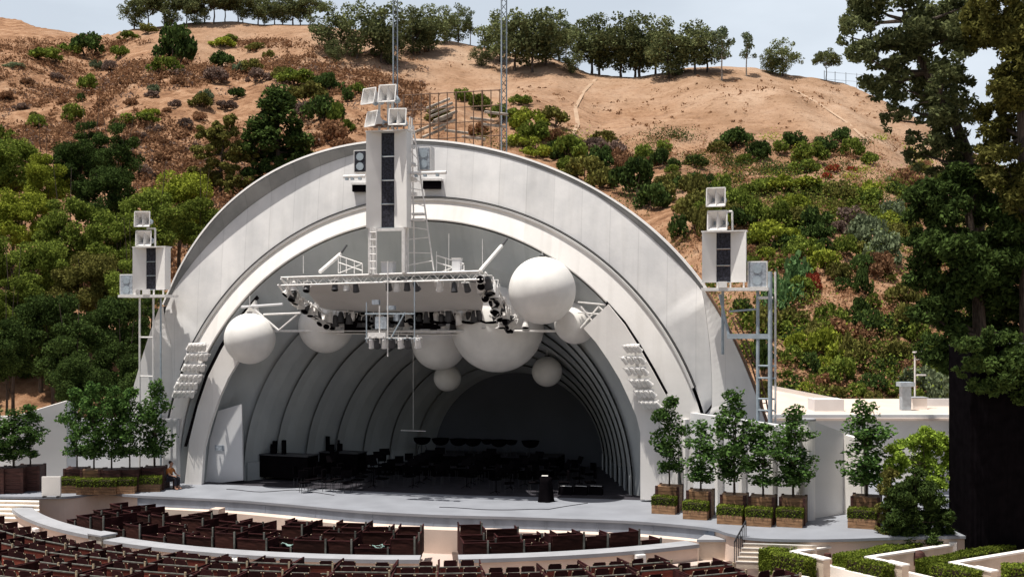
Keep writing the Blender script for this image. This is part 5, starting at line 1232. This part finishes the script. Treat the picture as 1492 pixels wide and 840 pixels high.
blob_tree('evergreen_tree', gb(1430, 47), [gb(1430, 47), ad(1430, 560, 47), ad(1425, 420, 47), ad(1410, 300, 47)],
 [(1400,262,32),(1370,285,38),(1425,275,32),(1455,300,36),(1345,318,28),(1385,330,46),(1430,335,46),(1475,345,44),(1345,362,28),(1390,385,48),(1440,390,50),(1485,410,44),(1350,405,28),(1375,440,40),(1425,450,50),(1475,470,50),(1350,455,24),(1385,490,36),(1430,505,46),(1365,520,20),(1480,530,44),(1405,540,34),(1450,560,44)], 47, 'dark', 'broad dark evergreen under the big pine at the right edge', 43, ls=.12, dens=1.9, dj=1.6, sub=.5, tr=.4)
blob_tree('evergreen_tree', gb(1448, 43.8), [gb(1448, 43.8), ad(1448, 600, 43.8), ad(1450, 480, 43.8)], [(1410,505,20),(1440,500,24),(1475,498,26),(1405,535,14),(1430,532,22),(1465,535,26),(1490,530,24),(1420,560,14),(1450,560,18),(1485,565,20)], 39.8, 'dark', 'low dark foliage hanging over the top of the tall black block', 44, ls=.09, dens=2.2, dj=.4, sub=.5, tr=.08)
# tall flat-black block with a faintly rippled front under it
bk = empty('black_block', ad(1450, 660, 41.5), PSI, 'tall plain black block at the right edge below the evergreen', 'tower'); q = bk.location.z
hx = (1560-1398)/F*41.5
cx_ = ad(1398, 0, 41.5)+rt*hx/2; bk.location = (cx_.x, cx_.y, -1.3)
zt = CZ-(500-YH)/F*41.5+1.3
m = MB(); n = 60
fold = [(-hx/2+hx*k/n, -1.0+.012*math.sin(k*1.3)+.008*math.sin(k*3.1+1)) for k in range(n+1)]
m.loft([[(x, y, zt) for x, y in fold], [(x, y, 0.1) for x, y in fold]]); m.build('front_face', M['black'], bk)
MB().box((-hx/2+.03, 0, zt/2), (.06, 2., zt-.2)).build('side_face', M['black'], bk); MB().box((0, 0, zt-.05), (hx, 2., .1)).build('top_frame', M['dmetal'], bk)
MB().box((0, .98, zt/2), (hx, .05, zt-.2)).build('back_face', M['black'], bk)

# ---- planters and their glossy trees
GL = [tree_proto('planter_tree', s, 4.7, .92, 1.95, 2.65, 58, 62, .34, .08, 'citrus', 'column', tr=.045, inner=.1, flat=.9, limbs=12) for s in (51, 52, 53)]
def hedge_leaves(rng, w_, d_, h_, n):
    P = rng.uniform(-.5, .5, (n, 3)); f = rng.integers(0, 5, n)
    for a, s in ((0, 0), (1, 0), (2, 1), (3, 1)): P[f == a, s] = .5 if a % 2 else -.5
    P[f == 4, 2] = .5
    return P*[w_, d_, h_]+rng.normal(size=(n, 3))*.014
rng = np.random.default_rng(77)
def hbox(w_=.92, timber='crate'):
    o = empty('hedge_planter', (0, 0, 0))
    m = MB()
    for k in range(3): m.box((0, 0, .06+k*.115), (w_, .5, .105))
    m.build('box', M[timber], o); MB().box((0, 0, .46), (w_*.94, .44, .26)).build('hedge_core', M['soil'], o)
    leaf_mesh('foliage', leaf_quads(hedge_leaves(rng, w_, .5, .34, 1500)+[0, 0, .50], .032, rng), LM['hedge'], o); return index(o)
def tbox(timber):
    o = empty('tree_planter', (0, 0, 0)); m = MB()
    for k in range(6): m.box((0, 0, .09+k*.165), (.92, .92, .155))
    m.build('box', M[timber], o)
    for sx in (-.43, .43):
        for sy in (-.43, .43): MB().box((sx, sy, .51), (.10, .10, 1.02)).build('corner_post', M['crated'], o)
    MB().box((0, 0, .96), (.86, .86, .06)).build('soil', M['soil'], o)
    return index(o)
HB = hbox(); TB = tbox('crate'); TBD = tbox('crated')
def planter(px, py, top, wp, side, k, front=True, tree=True, dark=False, lab_extra='', rz=0, dep=.74, gm=None):
    P = az(px, py); A = .02 if side == 'right' else .46; R3 = Matrix.Rotation(A, 3, 'Z')
    place(HB, P, 1, A, 'low timber box with clipped hedge, %s from the left in the %s planter row' % (o_(k), side), 'planter', 'low hedge boxes') if front else None
    Q = P+R3@Vector((.05, dep, 0)); D = pj(Q)[2]
    place(TBD if dark else TB, Q, 1, A, 'tall timber tub %s from the left in the %s planter row' % (o_(k), side), 'planter', 'timber tree tubs')
    zt = CZ-(top-YH)/F*D; s = (zt-.95)/4.75; wd = wp/F*D/2/1.0
    pr = GL[k % 3]
    place(pr, Q+Vector((0, 0, .95)), (wd, wd, s), rr.uniform(0, 6.28), 'glossy green tree in the %s tub of the %s planter row' % (o_(k), side), 'tree', 'trees in timber tubs', gm)
for k, (px, py, top, wp) in enumerate(((968, 747, 572, 62), (1014, 755, 612, 66), (1064, 762, 568, 84), (1106, 765, 612, 78), (1151, 766, 590, 84))): planter(px, py, top, wp, 'right', k)
for k, (px, py, top, wp) in enumerate(((104, 717, 560, 56), (129, 719, 556, 60), (155, 719, 562, 60), (182, 718, 560, 58), (219, 715, 553, 66))): planter(px, py, top, wp, 'left', k, dark=(k not in (1,)))
for k, (px, py, top, wp) in enumerate(((-8, 717, 590, 60), (20, 716, 596, 60), (44, 713, 585, 50))):
    Q = az(px, py); A = .46; D = pj(Q)[2]
    place(TBD, Q, (1.15, 1.1, 1.1), A, 'dark timber tub at the far left edge, %s from the left' % o_(k), 'planter', 'timber tree tubs')
    zt = CZ-(top-YH)/F*D; s = (zt-1)/4.75; place(GL[(k+1) % 3], Q+Vector((0, 0, 1.0)), (wp/F*D/2/.95,)*2+(s,), rr.uniform(0, 6), 'bushy green tree in the far left dark tubs, %s from the left' % o_(k), 'tree', 'trees in timber tubs')
P = az(1256, 768); place(HB, P, 1.05, -.02, 'low hedge box under the rightmost glossy tree', 'planter', 'low hedge boxes')
Q = P+Vector((.1, .9, 0)); place(TB, Q, (1.1, 1.1, 1.05), -.02, 'timber tub of the glossy tree in front of the service building', 'planter', 'timber tree tubs')
D = pj(Q)[2]; place(GL[1], Q+Vector((0, 0, .95)), (1.2, 1.2, (CZ-(583-YH)/F*D-.95)/4.75), 2., 'large glossy tree in front of the service building', 'tree', 'trees in timber tubs')
blob_tree('lime_tree', gb0(1352, 43), [gb0(1352, 43), ad(1350, 700, 43), ad(1345, 650, 43)], [(1308,655,17),(1335,642,22),(1362,640,20),(1320,680,18),(1350,672,26),(1376,660,17),(1383,680,13),(1365,695,18),(1330,705,20),(1310,672,18),(1300,690,14),(1375,645,14),(1350,632,14)], 43, 'lime', 'round yellow-green tree left of the tall black block', 61, ls=.07, dens=2.8, dj=.45, tr=.05, sub=.5, fill=1.4)
blob_tree('evergreen_shrub', gb0(1335, 41.2), [gb0(1335, 41.2), ad(1335, 740, 41.2), ad(1333, 690, 41.2)], [(1340,700,18),(1352,712,20),(1312,715,20),(1338,730,28),(1362,735,20),(1305,745,20),(1330,762,28),(1360,765,24),(1380,755,10),(1305,770,18),(1375,775,16),(1320,780,16),(1345,782,18),(1362,784,14),(1300,782,12)], 41.2, 'dark', 'dark conical evergreen in front of the yellow-green tree', 62, ls=.06, dens=5, dj=.35, sub=.5, fill=1.6, tr=.05)
blob_tree('leafy_shrub', gb0(1290, 41.4), [gb0(1290, 41.4), ad(1294, 740, 41.4), ad(1297, 700, 41.4)], [(1298,690,12),(1292,712,14),(1302,725,13),(1288,740,13),(1296,760,14),(1290,775,14),(1282,785,10)], 41.4, 'olive', 'loose olive shrub leaning on the dark evergreen', 63, ls=.06, dens=5, fill=1.5, dj=.3, tr=.04, sub=.5)
blob_tree('leafy_shrub', az(1390, 779), [az(1390, 779), ad(1394, 785, 41.2)], [(1390,780,10),(1402,786,10),(1392,792,8)], 41.2, 'dark', 'small dark shrub at the foot of the tall black block', 64, ls=.05, dens=2, dj=.2, tr=.04)

# ---- garden seating boxes with clipped hedges, lower right
ZT = -.28
def gp(px, py, z=ZT): return az(px, py, z)
org = gp(1157, 802)
def module(k, off, short=False):
    lab = ('leftmost', 'middle', 'rightmost')[k]
    o = empty('garden_wall', org+off, 0, '%s zigzag pale concrete wall edging the hedged garden boxes' % lab, 'wall', 'garden box walls')
    W = lambda px, py, z=ZT: gp(px, py, z)-org
    a, b, c = W(1157, 802), W(1283, 784), W(1200, 812.5)
    zb = -1.35-o.location.z
    MB().wall(a, b, .16, zb, -.06).build('long_wall', M['tan'], o); MB().wall(a+(b-a).normalized()*-.1, b, .24, -.06, 0).build('long_coping', M['bright'], o)
    MB().wall(a, c, .16, zb, -.065).build('short_wall', M['tan'], o); MB().wall(a, c, .24, -.065, -.005).build('short_coping', M['bright'], o)
    an = math.atan2((c-a).y, (c-a).x)
    pst = MB().box((c.x-.15, c.y, zb/2-.02), (.72, .30, -zb-.0), an).build('end_block', M['tan'], o)
    MB().box((c.x-.15, c.y, .02), (.78, .36, .05), an).build('block_cap', M['bright'], o)
    f = Matrix.Rotation(an, 3, 'Z')@Vector((-.25, -.17, 0)); MB().box((c.x-.15+f.x, c.y+f.y, -.25), (.09, .06, .16), an).build('step_light', M['dmetal'], o)
    MB().box((b.x, b.y, zb/2+.03), (.26, .3, -zb+.06), an+.6).build('end_pier', M['bright'], o)
    h = empty('clipped_hedge', org+off, 0, '%s clipped L-shaped hedge in the garden boxes' % lab, 'hedge', 'garden hedges')
    for (p, q2, wd) in ((W(1120, 803), W(1266, 778), .62), (W(1128, 805), W(1176, 816), .60)):
        p.z = q2.z = 0; dirv = (q2-p); Lh = dirv.length; an2 = math.atan2(dirv.y, dirv.x); mid = (p+q2)/2
        n_ = Matrix.Rotation(an2, 3, 'Z')@Vector((0, .12, 0)); mid += n_
        MB().box((mid.x, mid.y, -.5), (Lh-.05, wd-.08, .94), an2).build('hedge_core', M['soil'], h)
        Pn = hedge_leaves(rng, Lh, wd, 1.0, int(9000*Lh/3)); R2 = np.array(Matrix.Rotation(an2, 3, 'Z')); Pn = Pn@R2.T+[mid.x, mid.y, -.48]
        Pn[:, 2] += .02*np.sin(Pn[:, 0]*5)
        leaf_mesh('foliage', leaf_quads(Pn, .038, rng), LM['hedge'], h)
oA = Vector((0, 0, 0)); oB = gp(1266, 810)-org; oC = gp(1389, 818)-org
for k, off in enumerate((oA, oB, oC)): module(k, off)
h = empty('clipped_hedge', gp(1500, 824), 0, 'end of a clipped hedge at the bottom right corner', 'hedge', 'garden hedges')
MB().box((0, 0, -.5), (1.4, .6, .94), .3).build('hedge_core', M['soil'], h); leaf_mesh('foliage', leaf_quads(hedge_leaves(rng, 1.5, .7, 1., 3500)@np.array(Matrix.Rotation(.3, 3, 'Z')).T+[0, 0, -.48], .05, rng), LM['hedge'], h)
# low kerb walls in front of the boxes
for k, (a, b) in enumerate((((1150, 836), (1178, 840)), ((1207, 822), (1290, 844)), ((1322, 832), (1400, 850)))):
    a, b = az(*a, -.62), az(*b, -.62); kb = tag(MB().wall(a, b, .2, -1.35, -.62).build('low_kerb', M['bright']), '%s pale low kerb in front of the garden boxes' % ('leftmost', 'middle', 'rightmost')[k], 'kerb')
# furniture between the hedges
def tub_chair(P, rz, m_, lab):
    o = empty('tub_chair', P, rz, lab, 'chair'); m = MB(); n = 16
    cs = []
    for r_, z in ((.30, .35), (.31, .62), (.28, .88)):
        cs.append([(r_*math.cos(math.pi*t/n+math.pi), r_*math.sin(math.pi*t/n+math.pi), z-(.25*abs(math.cos(math.pi*t/n))**3 if z > .8 else 0)) for t in range(n+1)])
    e = m.loft(cs).build('backrest', M[m_], o, True); s = e.modifiers.new('t', 'SOLIDIFY'); s.thickness = .03
    MB().bar((0, 0, .40), (0, 0, .46), .29, 18).build('seat', M[m_], o)
    for sx in (-.2, .2):
        for sy in (-.2, .2): MB().bar((sx, sy, 0), (sx*.9, sy*.9, .4), .02, 6).build('leg', M['dmetal'], o)
tub_chair(az(1436, 824, -1.1), .3, 'black', 'dark round-backed chair inside the rightmost garden box'); tub_chair(az(1336, 836, -1.15), .2, 'crated', 'brown round-backed chair between the middle and rightmost hedges')
tb_ = empty('covered_table', az(1412, 806, -1.1), .5, 'table under a pale teal cloth behind the rightmost hedge', 'table')
MB().box((0, 0, .72), (1.3, .7, .04)).build('tabletop', M['teal'], tb_); MB().box((0, 0, .60), (1.32, .72, .22)).build('cloth_skirt', M['teal'], tb_)
for sx in (-.55, .55): MB().bar((sx, 0, 0), (sx, 0, .7), .03, 6).build('leg', M['dmetal'], tb_)
rc = empty('red_canister', az(1206, 829, -1.0), 0, 'small red canister with brown lid between the left garden block and the hedge', 'canister')
MB().bar((0, 0, 0), (0, 0, .34), .09, 14).bar((0, 0, .34), (0, 0, .40), .09, 14, .06).build('body', M['redc'], rc); MB().bar((0, 0, .40), (0, 0, .56), .13, 14, .11).build('lid', M['crated'], rc)
pl = empty('path_lamp', az(1262, 800, -.9), 0, 'small lantern with white glass standing against the left garden wall', 'lantern')
MB().box((0, 0, .2), (.2, .2, .3)).build('base', M['black'], pl); MB().box((0, 0, .42), (.22, .22, .18)).build('glass', M['bright'], pl); MB().box((0, 0, .54), (.26, .26, .05)).build('cap', M['dmetal'], pl)

# ------------------------------------------------------------ people
def skin_mesh(name, V, E, Rd, m, parent, lv=2):
    me = bpy.data.meshes.new(name); me.from_pydata([Vector(v) for v in V], E, []); me.materials.append(m)
    o = bpy.data.objects.new(name, me); COL.objects.link(o); o.parent = parent
    o.modifiers.new('skin', 'SKIN'); sv = me.skin_vertices[0].data
    for i, r_ in enumerate(Rd): sv[i].radius = (r_, r_) if not isinstance(r_, tuple) else r_; sv[i].use_root = (i == 0)
    s = o.modifiers.new('sub', 'SUBSURF'); s.levels = s.render_levels = lv
    for p in me.polygons: p.use_smooth = True
    o.modifiers['skin'].use_smooth_shade = True
    return o
def person_seated(P, rz, seat, shirt, hair, lab, lean=.12):
    """faces +X, seat height given, feet on the ground"""
    V = [(0, 0, seat+.10), (.02, 0, seat+.25), (lean*.5, 0, seat+.42), (lean*.7, 0, seat+.52), (lean*.9, 0, seat+.60), (lean, 0, seat+.70), (lean+.01, 0, seat+.80)]
    Rd = [(.12, .15), (.11, .13), (.11, .16), (.07, .07), (.05, .05), (.085, .08), (.075, .07)]; E = [(i, i+1) for i in range(6)]
    V += [(lean+.10, 0, seat+.705)]; Rd += [.018]; E += [(5, 7)]
    for s in (-1, 1):
        b = len(V); V += [(.08, s*.10, seat+.08), (.44, s*.12, seat+.07), (.42, s*.12, .10), (.43, s*.12, .05), (.58, s*.13, .035)]; Rd += [.085, .06, .042, .045, .035]
        E += [(0, b), (b, b+1), (b+1, b+2), (b+2, b+3), (b+3, b+4)]
        b = len(V); V += [(lean*.6, s*.19, seat+.47), (lean+.06, s*.24, seat+.25), (.34, s*.17, seat+.18), (.41, s*.15, seat+.165)]; Rd += [.05, .038, .026, .03]
        E += [(2, b), (b, b+1), (b+1, b+2), (b+2, b+3)]; h = b+3
        for f in range(5):
            y = s*(.15+(f-2)*.018); L_ = (.05, .085, .09, .085, .065)[f]; c = len(V)
            V += [(.41+L_*.6, y if f else s*.11, seat+.165), (.41+L_, y if f else s*.105, seat+.14)]; Rd += [.009, .008]; E += [(h, c), (c, c+1)]
    o = empty('person', P, rz, lab, 'person')
    skin_mesh('body', V, E, Rd, M['skin'], o)
    sv = [(0, 0, seat+.08), (.02, 0, seat+.25), (lean*.5, 0, seat+.42), (lean*.65, 0, seat+.49)]; sr = [(.135, .17), (.125, .15), (.125, .18), (.09, .12)]; se = [(0, 1), (1, 2), (2, 3)]
    for s in (-1, 1): b = len(sv); sv += [(lean*.6, s*.19, seat+.46), (lean+.04, s*.235, seat+.30)]; sr += [.065, .055]; se += [(2, b), (b, b+1)]
    skin_mesh('shirt', sv, se, sr, shirt, o)
    tv = [(0, 0, seat+.08)]; trr = [(.13, .17)]; te = []
    for s in (-1, 1): b = len(tv); tv += [(.09, s*.10, seat+.08), (.44, s*.12, seat+.07), (.42, s*.12, .14)]; trr += [.10, .075, .06]; te += [(0, b), (b, b+1), (b+1, b+2)]
    skin_mesh('trousers', tv, te, trr, M['jeans'], o)
    skin_mesh('hair', [(lean-.02, 0, seat+.84), (lean-.05, 0, seat+.76), (lean-.05, 0, seat+.68)], [(0, 1), (1, 2)], [(.075, .085), (.075, .09), (.05, .07)], hair, o)
    for s in (-1, 1): MB().sphere((lean+.085, s*.03, seat+.735), .011, 8, 6).build('eye', M['jeans'], o); MB().sphere((lean+.0, s*.082, seat+.72), .02, 8, 6).build('ear', M['skin'], o)
    return o
bq = empty('bench', az(247, 711), .1, 'low dark block seat at the right end of the left planter row', 'bench')
MB().box((0, .15, .40), (.6, .5, .08)).build('seat', M['crated'], bq)
for sx in (-.24, .24): MB().box((sx, .15, .18), (.08, .45, .36)).build('leg', M['crated'], bq)
person_seated(az(246, 712), .05, .44, M['shirt'], M['hairm'], 'person in an orange shirt and dark trousers sitting beside the left planters')
g2 = empty('folding_chair', az(1306, 806, -1.1), .4, 'black folding chair under the person in blue', 'chair')
MB().box((0, 0, .43), (.44, .42, .04)).build('seat', M['black'], g2); MB().box((0, -.2, .7), (.42, .03, .3)).build('backrest', M['black'], g2)
for sx in (-.2, .2): MB().bar((sx, -.2, .85), (sx, .2, 0), .018, 5).bar((sx, .2, .43), (sx, -.2, 0), .018, 5).build('leg', M['dmetal'], g2)
person_seated(az(1306, 806, -1.1), .4, .45, M['blue'], M['greyhair'], 'person in a blue shirt sitting between the left and middle garden hedges', .16)
# prototypes never placed are removed
for pr in [*BS, SPK, PA, PB, PU, PE, BA, BB, BC, CO, *GL, HB, TB, TBD]:
    if pr not in usedp:
        for ch in list(pr.children): bpy.data.objects.remove(ch)
        bpy.data.objects.remove(pr)

for k, pts in enumerate((((330, 712), (380, 716), (430, 713), (500, 722)), ((640, 738), (720, 742), (800, 741), (868, 730)))):
    P = [az(*p, .012) for p in pts]; q0 = P[0]; e = []
    for i in range(len(P)-1):
        for j in range(6): e.append(P[i].lerp(P[i+1], j/6)-q0+Vector((0, .06*math.sin(i*3+j), 0)))
    tag(MB().path(e, [.014]*len(e), 5).build('stage_cable', M['black']), '%s thin black cable lying on the sunlit stage floor' % ('left', 'middle', 'right')[k], 'cable').location = q0
